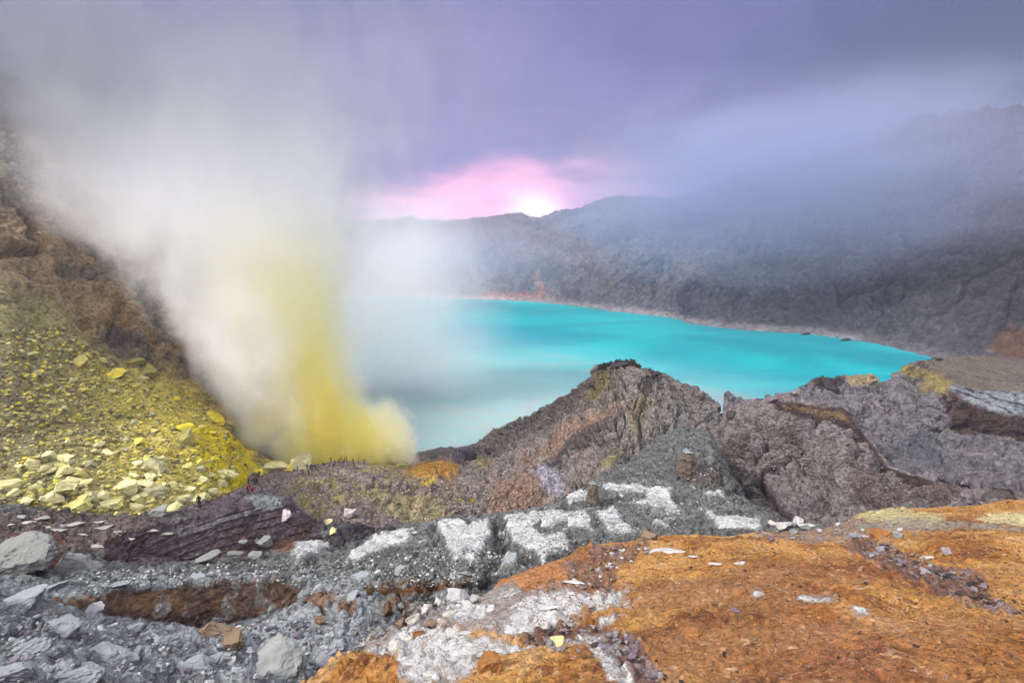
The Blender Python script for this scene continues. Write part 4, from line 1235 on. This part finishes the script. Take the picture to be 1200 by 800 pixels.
# --- rubble stones on the orange ground
for pg, n, lab, grp, kinds, wm in [
    ([(1000, 636), (1040, 636), (1100, 660), (1155, 680), (1170, 700), (1200, 705), (1200, 720), (1150, 706), (1080, 682), (1030, 660)], 70, 'small dark stone in the rubble gully crossing the orange ground', 'stones in the rubble gully', ['purple', 'dark', 'brown'], 1.7),
    ([(610, 745), (680, 722), (735, 745), (750, 765), (700, 770), (640, 762)], 46, 'purple pebble in the heap below the white crust', 'pebble heap stones', ['purple', 'purple', 'greygreen', 'dark'], 1.8),
    ([(720, 745), (745, 750), (790, 795), (810, 800), (760, 800), (735, 770)], 34, 'purple pebble in the trail running to the bottom edge', 'pebble trail stones', ['purple', 'purple', 'dark'], 1.8),
    ([(690, 645), (760, 636), (760, 648), (728, 664), (715, 688), (672, 690), (664, 676), (698, 662)], 50, 'pale pebble in the eroded hollow of the orange mound', 'hollow pebbles', ['purple', 'white', 'brown'], 1.5),
    ([(880, 626), (960, 614), (1010, 612), (1060, 614), (1130, 618), (1140, 624), (1010, 632), (900, 634)], 44, 'grey stone strewn along the far rim of the orange ground', 'stones along the far rim', ['greygreen', 'white', 'purple', 'grey'], 1.6),
    ([(800, 650), (1000, 660), (1180, 720), (1190, 790), (780, 790), (760, 700)], 50, 'lone dark pebble on the open orange ground', 'pebbles on the orange ground', ['brown', 'dark', 'ochre'], 1.2),
    ([(905, 616), (940, 608), (985, 606), (990, 616), (930, 622)], 14, 'white knobbly rock at the brink of the gully', 'white rocks at the brink', ['white', 'white', 'greygreen'], 2.2),
]:
    for px, py in rnd_in(pg, n):
        w = float(np.clip(RNG.lognormal(wm, 0.4), 2.5, 12))
        stone('pebble' if w < 7 else 'stone', px, py, w, w * RNG.uniform(0.5, 0.8), kinds[int(RNG.integers(len(kinds)))], lab, 'stone', grp, sub=3 if w > 6 else 2, objs=[ground, spur])

# --- uncountable small stones, one mesh a field
FM = {}


def rubble(name, pg, n, wm, ws, cols, objs, label, wmax=5.0, mat=None, flat=0.7):
    bases = [rock_verts(2, 900 + k, cuts=7, flat=flat)[0] for k in range(8)]
    F = ICO[2][1]
    V, FF, CC = [], [], []; off = 0
    for px, py in rnd_in(pg, n):
        hp = hit(px, py, objs)
        if hp is None: continue
        loc, nor, dd = hp; m = dd / FPX
        w = min(float(RNG.lognormal(wm, ws)), wmax * RNG.uniform(0.5, 1)) * m * 0.5
        a = RNG.uniform(0, 6.28); c, s_ = math.cos(a), math.sin(a)
        b = bases[int(RNG.integers(8))] * np.array([w, w * RNG.uniform(0.7, 1), w * RNG.uniform(0.7, 1.2)], np.float32)
        b = b @ np.array([[c, s_, 0], [-s_, c, 0], [0, 0, 1]], np.float32)
        V.append(b + np.array(loc, np.float32) + np.array([0, 0, w * 0.25], np.float32)); FF.append(F + off); off += len(b)
        cc = cols[int(RNG.integers(len(cols)))] * RNG.uniform(0.75, 1.2)
        CC.append(np.tile(cc, (len(b), 1)))
    V = np.concatenate(V); FF = np.concatenate(FF); CC = np.clip(np.concatenate(CC), 0.01, 0.9)
    me = bpy.data.meshes.new(name)
    me.vertices.add(len(V)); me.vertices.foreach_set('co', V.ravel())
    me.loops.add(FF.size); me.loops.foreach_set('vertex_index', FF.ravel())
    me.polygons.add(len(FF)); me.polygons.foreach_set('loop_start', np.arange(0, FF.size, 3, dtype=np.int32))
    me.polygons.foreach_set('use_smooth', np.zeros(len(FF), bool))
    me.update(calc_edges=True)
    ca = me.attributes.new('Col', 'FLOAT_COLOR', 'POINT')
    ca.data.foreach_set('color', np.concatenate([CC, np.ones((len(CC), 1))], 1).astype(np.float32).ravel())
    me.attributes.new('crust', 'FLOAT', 'POINT').data.foreach_set('value', np.full(len(V), -1.0, np.float32))
    if 'm' not in FM: FM['m'] = stuff_mat('loose_stone')
    me.materials.append(FM['m'])
    o = bpy.data.objects.new(name, me); COL.objects.link(o)
    return tag(o, label, 'rubble', kind='stuff')


rubble('sulphur_rubble', [(0, 390), (70, 380), (130, 425), (205, 455), (270, 495), (290, 545), (260, 580), (200, 602), (110, 604), (0, 588)], 4200, 0.75, 0.62,
       [A(190, 182, 110), A(206, 196, 110), A(214, 206, 148), A(150, 144, 100), A(128, 116, 104), A(222, 206, 84)], [hillside, mound, spur], 'uncounted yellow stones covering the sulphur slope', 7)
rubble('grey_rubble', [(0, 700), (60, 720), (200, 742), (340, 725), (420, 712), (440, 740), (395, 790), (380, 800), (0, 800)], 1800, 0.45, 0.75,
       [A(158, 164, 168), A(178, 182, 184), A(140, 142, 148), A(120, 116, 124), A(190, 192, 194)], [spur], 'uncounted pale grey stones filling the lower gully', 16)
rubble('terrace_rubble', [(60, 672), (200, 664), (340, 655), (420, 655), (520, 640), (600, 650), (560, 685), (430, 690), (300, 682), (100, 695)], 2000, 0.5, 0.6,
       [A(140, 146, 142), A(176, 182, 178), A(104, 104, 104), A(122, 124, 122), A(200, 202, 198)], [spur], 'uncounted grey stones on the terrace above the brown bank', 5)
rubble('spur_rubble', [(600, 610), (700, 560), (790, 510), (840, 530), (890, 605), (800, 620), (700, 640), (600, 665)], 1200, 0.35, 0.6,
       [A(124, 124, 124), A(150, 152, 150), A(96, 94, 96), A(186, 188, 186)], [spur], 'uncounted grey stones on the spur between white plates', 4)
rubble('mound_rubble', [(200, 612), (290, 570), (350, 550), (430, 545), (560, 570), (600, 600), (480, 612), (400, 615), (370, 612), (340, 580)], 1800, 0.5, 0.4,
       [A(150, 138, 128), A(176, 166, 120), A(112, 102, 104), A(190, 180, 150)], [mound], 'uncounted small stones on the vent mound', 3.5)
rubble('gravel', [(590, 700), (700, 650), (850, 632), (1000, 610), (1195, 600), (1195, 795), (560, 795), (640, 740)], 7500, 0.1, 0.5,
       [A(170, 112, 60), A(140, 88, 50), A(190, 140, 90), A(102, 74, 58), A(84, 62, 50), A(150, 130, 120)], [ground], 'uncounted small grit on the orange ground', 3)
rubble('far_ridge_rubble', [(840, 600), (860, 500), (920, 470), (985, 490), (1050, 560), (1200, 600), (1000, 604), (900, 612)], 1500, 0.55, 0.45,
       [A(120, 110, 118), A(150, 140, 146), A(90, 80, 86)], [ridge_o], 'uncounted stones on the lumpy ridge', 4)


# --- capped rock pillars: a shaft with a flat stone on top
def pillar(px, py_base, h, w, capw, label, kd='banded'):
    hp = hit(px, py_base, TER)
    loc, nor, dd = hp; m = dd / FPX
    root = bpy.data.objects.new('rock_pillar', None); COL.objects.link(root); root.location = loc
    tag(root, label, 'rock pillar', 'capped rock pillars')
    v, f = ICO[4]; v = v.copy()
    ang = np.arctan2(v[:, 1], v[:, 0]); zz = v[:, 2]
    rr = 0.5 * w * m * (1.5 - 0.65 * (zz + 1) / 2) * (1 + 0.8 * fbm(v * np.array([1, 1, 1.6], np.float32), 1.4, 5, 0.65, px)) * np.minimum(1, np.sqrt(np.maximum(0, 1 - np.abs(zz) ** 9)))
    rr *= 1 + 0.03 * np.sin(zz * 14)
    vv = np.stack([rr * np.cos(ang), rr * np.sin(ang), (zz + 0.8) / 1.8 * h * m], 1)
    s1 = bpy.data.objects.new('shaft', mesh_np('shaft', vv, f, RM[kd])); COL.objects.link(s1); s1.parent = root
    c1 = bpy.data.objects.new('cap_stone', variant('greygreen', 3, 0.25, 3)); COL.objects.link(c1); c1.parent = root
    c1.location = (0, 0, h * m + 0.05); c1.scale = (capw * m / 2, capw * m / 2.2, capw * m / 2.4)


pillar(694, 592, 26, 11, 15, 'slim brown rock pillar with flat pale cap above the white plates')
pillar(804, 556, 26, 15, 19, 'thick dark brown rock pillar with grey cap at the gully brink')


# --- people
def cloth(name, c):
    mt = bpy.data.materials.new(name); mt.use_nodes = True
    b = mt.node_tree.nodes['Principled BSDF']
    nz = mt.node_tree.nodes.new('ShaderNodeTexNoise'); nz.inputs['Scale'].default_value = 9
    mx = mt.node_tree.nodes.new('ShaderNodeMix'); mx.data_type = 'RGBA'
    mx.inputs[6].default_value = (*[x * 0.7 for x in c], 1); mx.inputs[7].default_value = (*c, 1)
    mt.node_tree.links.new(nz.outputs[0], mx.inputs[0]); mt.node_tree.links.new(mx.outputs[2], b.inputs['Base Color'])
    b.inputs['Roughness'].default_value = 0.85
    return mt


SKIN = cloth('skin', (0.28, 0.15, 0.09)); HAIR = cloth('dark_hair', (0.015, 0.012, 0.012)); TROUS = cloth('dark_trousers', (0.025, 0.025, 0.035)); BOOT = cloth('boots', (0.02, 0.018, 0.016))
JACK = {'dark': cloth('dark_jacket', (0.03, 0.028, 0.035)), 'red': cloth('red_jacket', (0.22, 0.03, 0.04)), 'blue': cloth('navy_jacket', (0.04, 0.045, 0.12)), 'brown': cloth('brown_jacket', (0.07, 0.05, 0.04))}


def body(pose, jk):
    """one continuous skinned figure, 1.7 m tall when upright"""
    P = {  # pelvis chest neck head, arms, legs
        'stand': dict(pel=(0, 0, .92), che=(0, .01, 1.30), nek=(0, .01, 1.45), hed=(0, -.02, 1.60), el=(.25, .02, 1.12), ha=(.26, -.08, .86), er=(-.25, .02, 1.12), hr=(-.25, -.10, .88), kl=(.11, -.02, .50), fl=(.13, .02, .07), kr=(-.11, -.02, .50), fr=(-.13, .02, .07)),
        'walk': dict(pel=(0, 0, .90), che=(0, -.05, 1.27), nek=(0, -.08, 1.42), hed=(0, -.13, 1.56), el=(.25, .10, 1.10), ha=(.24, .06, .84), er=(-.24, -.14, 1.10), hr=(-.2, -.34, .98), kl=(.1, -.2, .52), fl=(.11, -.26, .07), kr=(-.1, .06, .50), fr=(-.11, .30, .12)),
        'bend': dict(pel=(0, .12, .86), che=(0, -.22, 1.08), nek=(0, -.34, 1.12), hed=(0, -.47, 1.12), el=(.24, -.30, .82), ha=(.16, -.42, .58), er=(-.24, -.30, .82), hr=(-.16, -.42, .58), kl=(.12, -.02, .48), fl=(.14, .08, .07), kr=(-.12, -.06, .48), fr=(-.14, .06, .07)),
        'sit': dict(pel=(0, .1, .24), che=(0, .0, .62), nek=(0, -.04, .78), hed=(0, -.1, .92), el=(.26, -.12, .46), ha=(.16, -.34, .44), er=(-.26, -.12, .46), hr=(-.16, -.34, .44), kl=(.16, -.34, .46), fl=(.15, -.42, .06), kr=(-.16, -.34, .46), fr=(-.15, -.46, .06)),
    }[pose]
    sl = Vector(P['che']) + Vector((.17, 0, .09)); sr = Vector(P['che']) + Vector((-.17, 0, .09))
    hl = Vector(P['pel']) + Vector((.09, 0, -.04)); hrr = Vector(P['pel']) + Vector((-.09, 0, -.04))
    V = [P['pel'], P['che'], P['nek'], P['hed'], sl, P['el'], P['ha'], sr, P['er'], P['hr'], hl, P['kl'], P['fl'], hrr, P['kr'], P['fr'],
         Vector(P['fl']) + Vector((0, -.16, -.02)), Vector(P['fr']) + Vector((0, -.16, -.02)), Vector(P['hed']) + Vector((0, 0, .09))]
    rad = [.15, .165, .062, .10, .075, .055, .042, .075, .055, .042, .10, .07, .055, .10, .07, .055, .045, .045, .085]
    E = [(0, 1), (1, 2), (2, 3), (3, 18), (1, 4), (4, 5), (5, 6), (1, 7), (7, 8), (8, 9), (0, 10), (10, 11), (11, 12), (0, 13), (13, 14), (14, 15), (12, 16), (15, 17)]
    me = bpy.data.meshes.new('tmp'); me.from_pydata([tuple(v) for v in V], E, [])
    o = bpy.data.objects.new('tmp', me); COL.objects.link(o)
    o.modifiers.new('s', 'SKIN'); sb = o.modifiers.new('u', 'SUBSURF'); sb.levels = 1; sb.render_levels = 1
    for i, r in enumerate(rad):
        me.skin_vertices[0].data[i].radius = (r, r * (0.72 if i in (0, 1) else 1))
        me.skin_vertices[0].data[i].use_root = (i == 0)
    dg = bpy.context.evaluated_depsgraph_get()
    out = bpy.data.meshes.new_from_object(o.evaluated_get(dg))
    bpy.data.objects.remove(o); out.name = 'person'
    out.materials.clear()
    for m in (JACK[jk], TROUS, SKIN, HAIR, BOOT): out.materials.append(m)
    hd = Vector(P['hed']); segs = [(Vector(P['pel']), 0), ]
    for p in out.polygons:
        c = p.center
        if (c - hd).length < .16 or (c - Vector(P['hed']) - Vector((0, 0, .09))).length < .12:
            p.material_index = 3 if (c.z > hd.z + .06 or c.y > hd.y + .04) else 2
        elif min((c - Vector(P['ha'])).length, (c - Vector(P['hr'])).length) < .09:
            p.material_index = 2
        elif min((c - Vector(P['fl'])).length, (c - Vector(P['fr'])).length) < .2 and c.z < .16:
            p.material_index = 4
        else:
            dl = min((c - (hl.lerp(Vector(P['kl']), q))).length for q in (.3, .6, 1)); dr = min((c - (hrr.lerp(Vector(P['kr']), q))).length for q in (.3, .6, 1))
            dl = min(dl, dr, min((c - (Vector(P['kl']).lerp(Vector(P['fl']), q))).length for q in (.3, .7)), min((c - (Vector(P['kr']).lerp(Vector(P['fr']), q))).length for q in (.3, .7)))
            dt = min((c - Vector(P['che'])).length, (c - Vector(P['pel'])).length - .02, (c - sl).length, (c - sr).length, (c - Vector(P['el'])).length, (c - Vector(P['er'])).length)
            p.material_index = 1 if dl < dt else 0
        p.use_smooth = True
    return out


BODY = {}
SH = {'crest': ('person in dark clothes standing on the mound crest before the yellow smoke', 'people on the mound crest'),
      'cluster': ('person in dark clothes in the tight cluster below the tall sulphur crag', 'people clustered by the sulphur crag'),
      'shore': ('person in dark clothes in the small group at the lake end of the mound', 'people by the lake shore'),
      'ridge': ('person standing on the pale shoulder of the peak above the lake', 'people on the shoulder of the peak'),
      'ochre': ('person in dark clothes on the orange and yellow ground beside the mound', 'people on the yellow ground'),
      'foot': ('person in dark clothes among the stones at the foot of the mound', 'people at the foot of the mound')}
for px, py, pose, jk, key, lab in [
    (349, 551.5, 'stand', 'dark', 'cluster', None), (352, 549.5, 'stand', 'brown', 'cluster', None), (354, 549, 'walk', 'dark', 'cluster', None), (356.5, 549, 'stand', 'dark', 'cluster', None), (358.5, 549.5, 'walk', 'blue', 'cluster', None), (360.5, 550, 'stand', 'dark', 'cluster', None),
    (355, 556, 'walk', 'dark', 'cluster', None), (361.8, 556.5, 'stand', 'dark', 'cluster', None), (366, 552, 'bend', 'brown', 'cluster', 'person bending over next to the tight cluster'), (369.5, 552.5, 'stand', 'dark', 'cluster', None), (371.5, 552.5, 'walk', 'dark', 'cluster', None),
    (379, 545, 'sit', 'dark', 'crest', 'lone person sitting on the crest before the brightest yellow'), (386.5, 546, 'sit', 'blue', 'crest', 'person in a navy jacket sitting on the mound crest'), (388, 542, 'stand', 'dark', 'crest', None), (392.5, 545, 'stand', 'blue', 'crest', None), (391, 549, 'walk', 'dark', 'crest', None),
    (397, 542, 'bend', 'dark', 'crest', 'person bending down in the middle of the mound crest'), (399.8, 541, 'stand', 'brown', 'crest', None), (402.5, 545, 'stand', 'red', 'crest', 'person in a dark red jacket standing on the mound crest'), (403.8, 541, 'stand', 'dark', 'crest', None), (406.3, 541, 'stand', 'dark', 'crest', None),
    (413.8, 543, 'stand', 'dark', 'crest', None), (415, 549, 'walk', 'dark', 'crest', None), (418.6, 549.6, 'sit', 'dark', 'crest', 'person sitting beside a walking one near the end of the crest'), (420.2, 543.5, 'stand', 'dark', 'crest', None), (427, 543.5, 'stand', 'brown', 'crest', None),
    (290.5, 577, 'bend', 'red', 'foot', 'person in a red jacket bending over on the path to the mound'), (296, 577.5, 'sit', 'red', 'foot', 'person in a red jacket crouching on the path to the mound'), (291.5, 568, 'stand', 'dark', 'foot', None), (298.5, 567, 'walk', 'dark', 'foot', None), (301, 566, 'stand', 'brown', 'foot', None), (304, 559, 'stand', 'dark', 'foot', None), (234, 594, 'stand', 'dark', 'foot', 'lone person standing where the boulders meet the purple cliff'),
    (608.5, 493, 'stand', 'dark', 'ridge', None), (615.5, 492.5, 'stand', 'brown', 'ridge', None), (621.4, 494, 'stand', 'dark', 'ridge', None), (623, 493.5, 'stand', 'dark', 'ridge', None), (629, 489.5, 'sit', 'dark', 'ridge', 'person sitting highest on the shoulder of the peak'),
    (538.8, 531, 'stand', 'dark', 'shore', None), (542, 531, 'stand', 'brown', 'shore', None), (545.5, 531, 'walk', 'dark', 'shore', None), (549.5, 533, 'stand', 'dark', 'shore', None), (555.5, 533, 'stand', 'dark', 'shore', None), (557.5, 536, 'walk', 'dark', 'shore', None),
    (512, 555, 'stand', 'dark', 'ochre', None), (529, 556, 'stand', 'brown', 'ochre', None), (514.5, 560, 'walk', 'dark', 'ochre', None), (517, 560, 'bend', 'dark', 'ochre', 'person bending over the orange sulphur ground'), (535.6, 574, 'stand', 'dark', 'ochre', None), (548, 575, 'stand', 'brown', 'ochre', None),
]:
    if (pose, jk) not in BODY: BODY[(pose, jk)] = body(pose, jk)
    hp = hit(px, py, [mound, peak, spur, hillside])
    if hp is None: continue
    o = bpy.data.objects.new('person', BODY[(pose, jk)]); COL.objects.link(o)
    o.location = hp[0] - Vector((0, 0, 0.05)); o.rotation_euler = (0, 0, random.uniform(0, 6.28))
    k = random.uniform(0.94, 1.06); o.scale = (k, k, k)
    tag(o, lab or SH[key][0], 'person', SH[key][1])
#@@OBJ_END


# ================= smoke, mist and haze
def vol_mat(name, build, aniso=0.0, step=1.0):
    mt = bpy.data.materials.new(name); mt.use_nodes = True
    t = mt.node_tree; t.nodes.clear(); g = NT(t)
    co = g.n('ShaderNodeTexCoord').outputs['Object']
    dens, colr = build(g, co)
    pv = g.n('ShaderNodeVolumePrincipled')
    g.put(pv.inputs['Density'], dens)
    g.put(pv.inputs['Color'], (*colr, 1) if isinstance(colr, tuple) else colr)
    pv.inputs['Anisotropy'].default_value = aniso
    o = g.n('ShaderNodeOutputMaterial'); t.links.new(pv.outputs[0], o.inputs['Volume'])
    mt.cycles.volume_step_rate = step
    return mt


def ball(name, loc, rad, rot, mat, label, cat):
    me = bpy.data.meshes.new(name)
    bm = bmesh.new()
    bmesh.ops.create_icosphere(bm, subdivisions=3, radius=1.02)
    bm.to_mesh(me); bm.free()
    me.materials.append(mat)
    o = bpy.data.objects.new(name, me); COL.objects.link(o)
    o.location = loc; o.scale = rad; o.rotation_euler = rot
    return tag(o, label, cat, kind='stuff')


def mist_mat(name, dens, colr, nscale=1.6, sharp=0.0, lo=0.3, hi=0.7, torn=0.5):
    def build(g, co):
        r = g.m('ADD', g.vm('LENGTH', co), g.m('MULTIPLY', g.m('SUBTRACT', g.noise(co, nscale * 1.7, 3, 0.6, 0.4), 0.42), torn))
        f = g.smooth(r, 1.0, sharp)
        n = g.noise(co, nscale, 2, 0.5)
        return g.m('MULTIPLY', g.m('MULTIPLY', f, dens), g.smooth(n, lo, hi, 0.15, 1.0)), colr
    return vol_mat(name, build)


# main plume: local x across the view, y away, z up; profile over height through ramps
PL = at(372, 548, 168)
pa = float(ray(372, 548)[0])
prof = []      # (z above base, centre x, half width, half depth)
for py, pxc, hw, dp in [(560, 374, 76, 7), (535, 372, 74, 9), (500, 360, 66, 12), (470, 350, 66, 14), (430, 334, 76, 16), (380, 316, 94, 18), (320, 296, 116, 22), (260, 277, 138, 27), (200, 264, 176, 34), (120, 246, 250, 44), (40, 230, 350, 54), (-70, 225, 430, 60)]:
    p = at(pxc, py, 172)
    q = at(pxc + hw, py, 172)
    rel = p - PL
    x = rel.x * math.cos(-pa) - rel.y * math.sin(-pa)
    x = rel.x * math.cos(pa) - rel.y * math.sin(pa)
    prof.append((rel.z, x, (q - p).length * 1.25, dp))
ZH = prof[-1][0]; Z0 = prof[0][0]


def plume_build(g, co):
    sp = g.n('ShaderNodeSeparateXYZ'); g.t.links.new(co, sp.inputs[0])
    x, y, z = sp.outputs
    zz = g.lin(z, Z0, ZH)
    def curve(vals, lo, hi):
        return g.lin(g.ramp(zz, [((p[0] - Z0) / (ZH - Z0), (v - lo) / (hi - lo)) for p, v in zip(prof, vals)], 'B_SPLINE'), 0, 1, lo, hi)
    xs = [p[1] for p in prof]; cx = curve(xs, min(xs), max(xs))
    ws = [p[2] for p in prof]; hw = curve(ws, 0, max(ws))
    ds = [p[3] for p in prof]; hd = curve(ds, 0, max(ds))
    wv = g.noise(g.vm('MULTIPLY', co, (1, 1, 0.7)), 0.022, 3, 0.55, 0.0, True)
    wsx = g.n('ShaderNodeSeparateColor'); g.t.links.new(wv, wsx.inputs[0])
    n = g.noise(g.vm('MULTIPLY', co, (1, 1, 0.55)), 0.045, 4, 0.6, 0.8)
    x = g.m('ADD', x, g.m('MULTIPLY', g.m('SUBTRACT', wsx.outputs[0], 0.5), g.lin(zz, 0.0, 0.5, 4.0, 34.0)))
    u = g.m('DIVIDE', g.m('SUBTRACT', x, cx), hw)
    v = g.m('DIVIDE', y, hd)
    r = g.m('SQRT', g.m('ADD', g.m('MULTIPLY', u, u), g.m('MULTIPLY', v, v)))
    r = g.m('ADD', r, g.m('ADD', g.m('MULTIPLY', g.m('SUBTRACT', n, 0.5), 1.2), g.m('MULTIPLY', g.m('SUBTRACT', g.noise(co, 0.12, 3, 0.6), 0.5), 0.55)))
    f = g.smooth(r, 1.05, 0.3)
    dz = g.ramp(zz, [(0.0, 0.6), (0.12, 0.85), (0.36, 0.75), (0.46, 0.48), (0.55, 0.30), (0.64, 0.14), (0.75, 0.05), (0.86, 0.022), (1.0, 0.0)])
    f = g.m('MULTIPLY', f, g.smooth(g.noise(g.vm('MULTIPLY', co, (1, 1, 0.4)), 0.09, 3, 0.6, 0.6), 0.3, 0.62, 0.35, 1.0))
    dens = g.m('MULTIPLY', f, g.m('MULTIPLY', dz, 0.40))
    yw = g.m('ADD', g.m('ABSOLUTE', g.m('ADD', g.m('SUBTRACT', u, 0.30), g.m('MULTIPLY', g.m('SUBTRACT', n, 0.5), 1.5))), g.lin(zz, 0.0, 0.22, -0.55, 0.0))
    yel = g.m('MULTIPLY', g.smooth(zz, 0.62, 0.10), g.smooth(yw, 0.62, 0.02))
    c = g.mix(yel, g.mix(g.smooth(zz, 0.52, 0.78), (0.9995, 0.9994, 0.998), (0.60, 0.61, 0.63)), (1.0, 0.958, 0.38))
    return dens, c


MAT_PLUME = vol_mat('sulphur_smoke', plume_build, 0.0, 0.7)
me = bpy.data.meshes.new('smoke_plume')
bm = bmesh.new()
rings = []
for z, x, hw, hd in prof:
    ring = [bm.verts.new((x + 1.3 * hw * math.cos(a), 1.2 * hd * math.sin(a), z)) for a in np.linspace(0, 2 * math.pi, 28, endpoint=False)]
    rings.append(ring)
for r0, r1 in zip(rings, rings[1:]):
    for k in range(28):
        bm.faces.new((r0[k], r0[(k + 1) % 28], r1[(k + 1) % 28], r1[k]))
bm.faces.new(list(reversed(rings[0]))); bm.faces.new(rings[-1])
bm.to_mesh(me); bm.free()
me.materials.append(MAT_PLUME)
plume = bpy.data.objects.new('smoke_plume', me); COL.objects.link(plume)
plume.location = PL; plume.rotation_euler = (0, 0, -pa)
tag(plume, 'tall white and yellow sulphur smoke plume rising from the vents', 'smoke', kind='stuff')

MAT_PUFF = mist_mat('puff_smoke', 0.7, (1.0, 0.99, 0.84), 1.8, 0.2, 0.2, 0.65, 1.1)
for px, py, dd, rad, lab in [(436, 520, 172, (9, 8, 13), 'pale yellow smoke puff leaning on the tall plume'), (456, 505, 176, (11, 9, 16), 'tallest cream smoke puff beside the plume'), (470, 528, 171, (8, 7, 11), 'low outer smoke puff over the orange ground')]:
    ball('smoke_puff', at(px, py, dd), rad, (0.2, 0.15, -pa + px), MAT_PUFF, lab, 'smoke')
ball('lake_mist', at(458, 362, 270), (68, 40, 76), (0, 0, -0.2), mist_mat('lake_mist', 0.10, (0.998, 0.997, 0.999), 1.5), 'soft white mist over the lake behind the smoke', 'mist')
ball('cloud_bank', at(905, 212, 440), (235, 72, 88), (0, R(-4), -0.45), mist_mat('bank_mist', 0.05, (0.50, 0.54, 0.74), 1.9, 0.0, 0.25, 0.65), 'blue-grey cloud bank drifting across the crater wall', 'mist')


ball('smoke_drift', at(0, 125, 262), (120, 34, 70), (0, R(14), 0.45), mist_mat('drift_smoke', 0.075, (0.20, 0.215, 0.27), 1.6), 'grey drift of smoke covering the top of the hillside', 'smoke')

ball('wall_mist', at(540, 295, 540), (190, 60, 62), (0, 0, -0.1), mist_mat('wall_mist', 0.02, (0.66, 0.65, 0.80), 1.6, 0.0, 0.2, 0.6), 'thin lavender mist before the middle of the crater wall', 'mist')


def jet(name, p0, p1, dist, wpx, depth, mat, label):
    a = at(*p0, dist); b = at(*p1, dist)
    dv = b - a; m = a.length / FPX
    o = ball(name, (a + b) / 2, (wpx * m / 2, depth, dv.length / 2 * 1.12), (0, 0, 0), mat, label, 'smoke')
    o.rotation_euler = dv.to_track_quat('Z', 'Y').to_euler()
    return o


jet('smoke_jet', (272, 556), (345, 420), 166, 44, 7, mist_mat('jet_smoke', 0.45, (0.997, 0.975, 0.80), 1.3, 0.2, 0.2, 0.6), 'beige smoke jet slanting up beside the sulphur slope')
jet('smoke_jet', (392, 550), (352, 400), 170, 62, 8, mist_mat('yellow_jet_smoke', 0.6, (1.0, 0.95, 0.28), 1.3, 0.2, 0.2, 0.6), 'strong yellow smoke jet at the root of the plume')

hm = bpy.data.meshes.new('haze')
bm = bmesh.new()
bmesh.ops.create_cube(bm, size=1.0)
bm.to_mesh(hm); bm.free()
mt = bpy.data.materials.new('haze_air'); mt.use_nodes = True
t = mt.node_tree; t.nodes.clear(); g = NT(t)
pv = g.n('ShaderNodeVolumePrincipled'); pv.inputs['Density'].default_value = 0.00025
pv.inputs['Color'].default_value = (0.52, 0.54, 0.68, 1)
o = g.n('ShaderNodeOutputMaterial'); t.links.new(pv.outputs[0], o.inputs['Volume'])
hm.materials.append(mt)
hz = bpy.data.objects.new('haze', hm); COL.objects.link(hz)
hz.scale = (2400, 1250, 330); hz.location = (0, 560, 150)
tag(hz, 'thin blue haze filling the crater air', 'haze', kind='stuff')
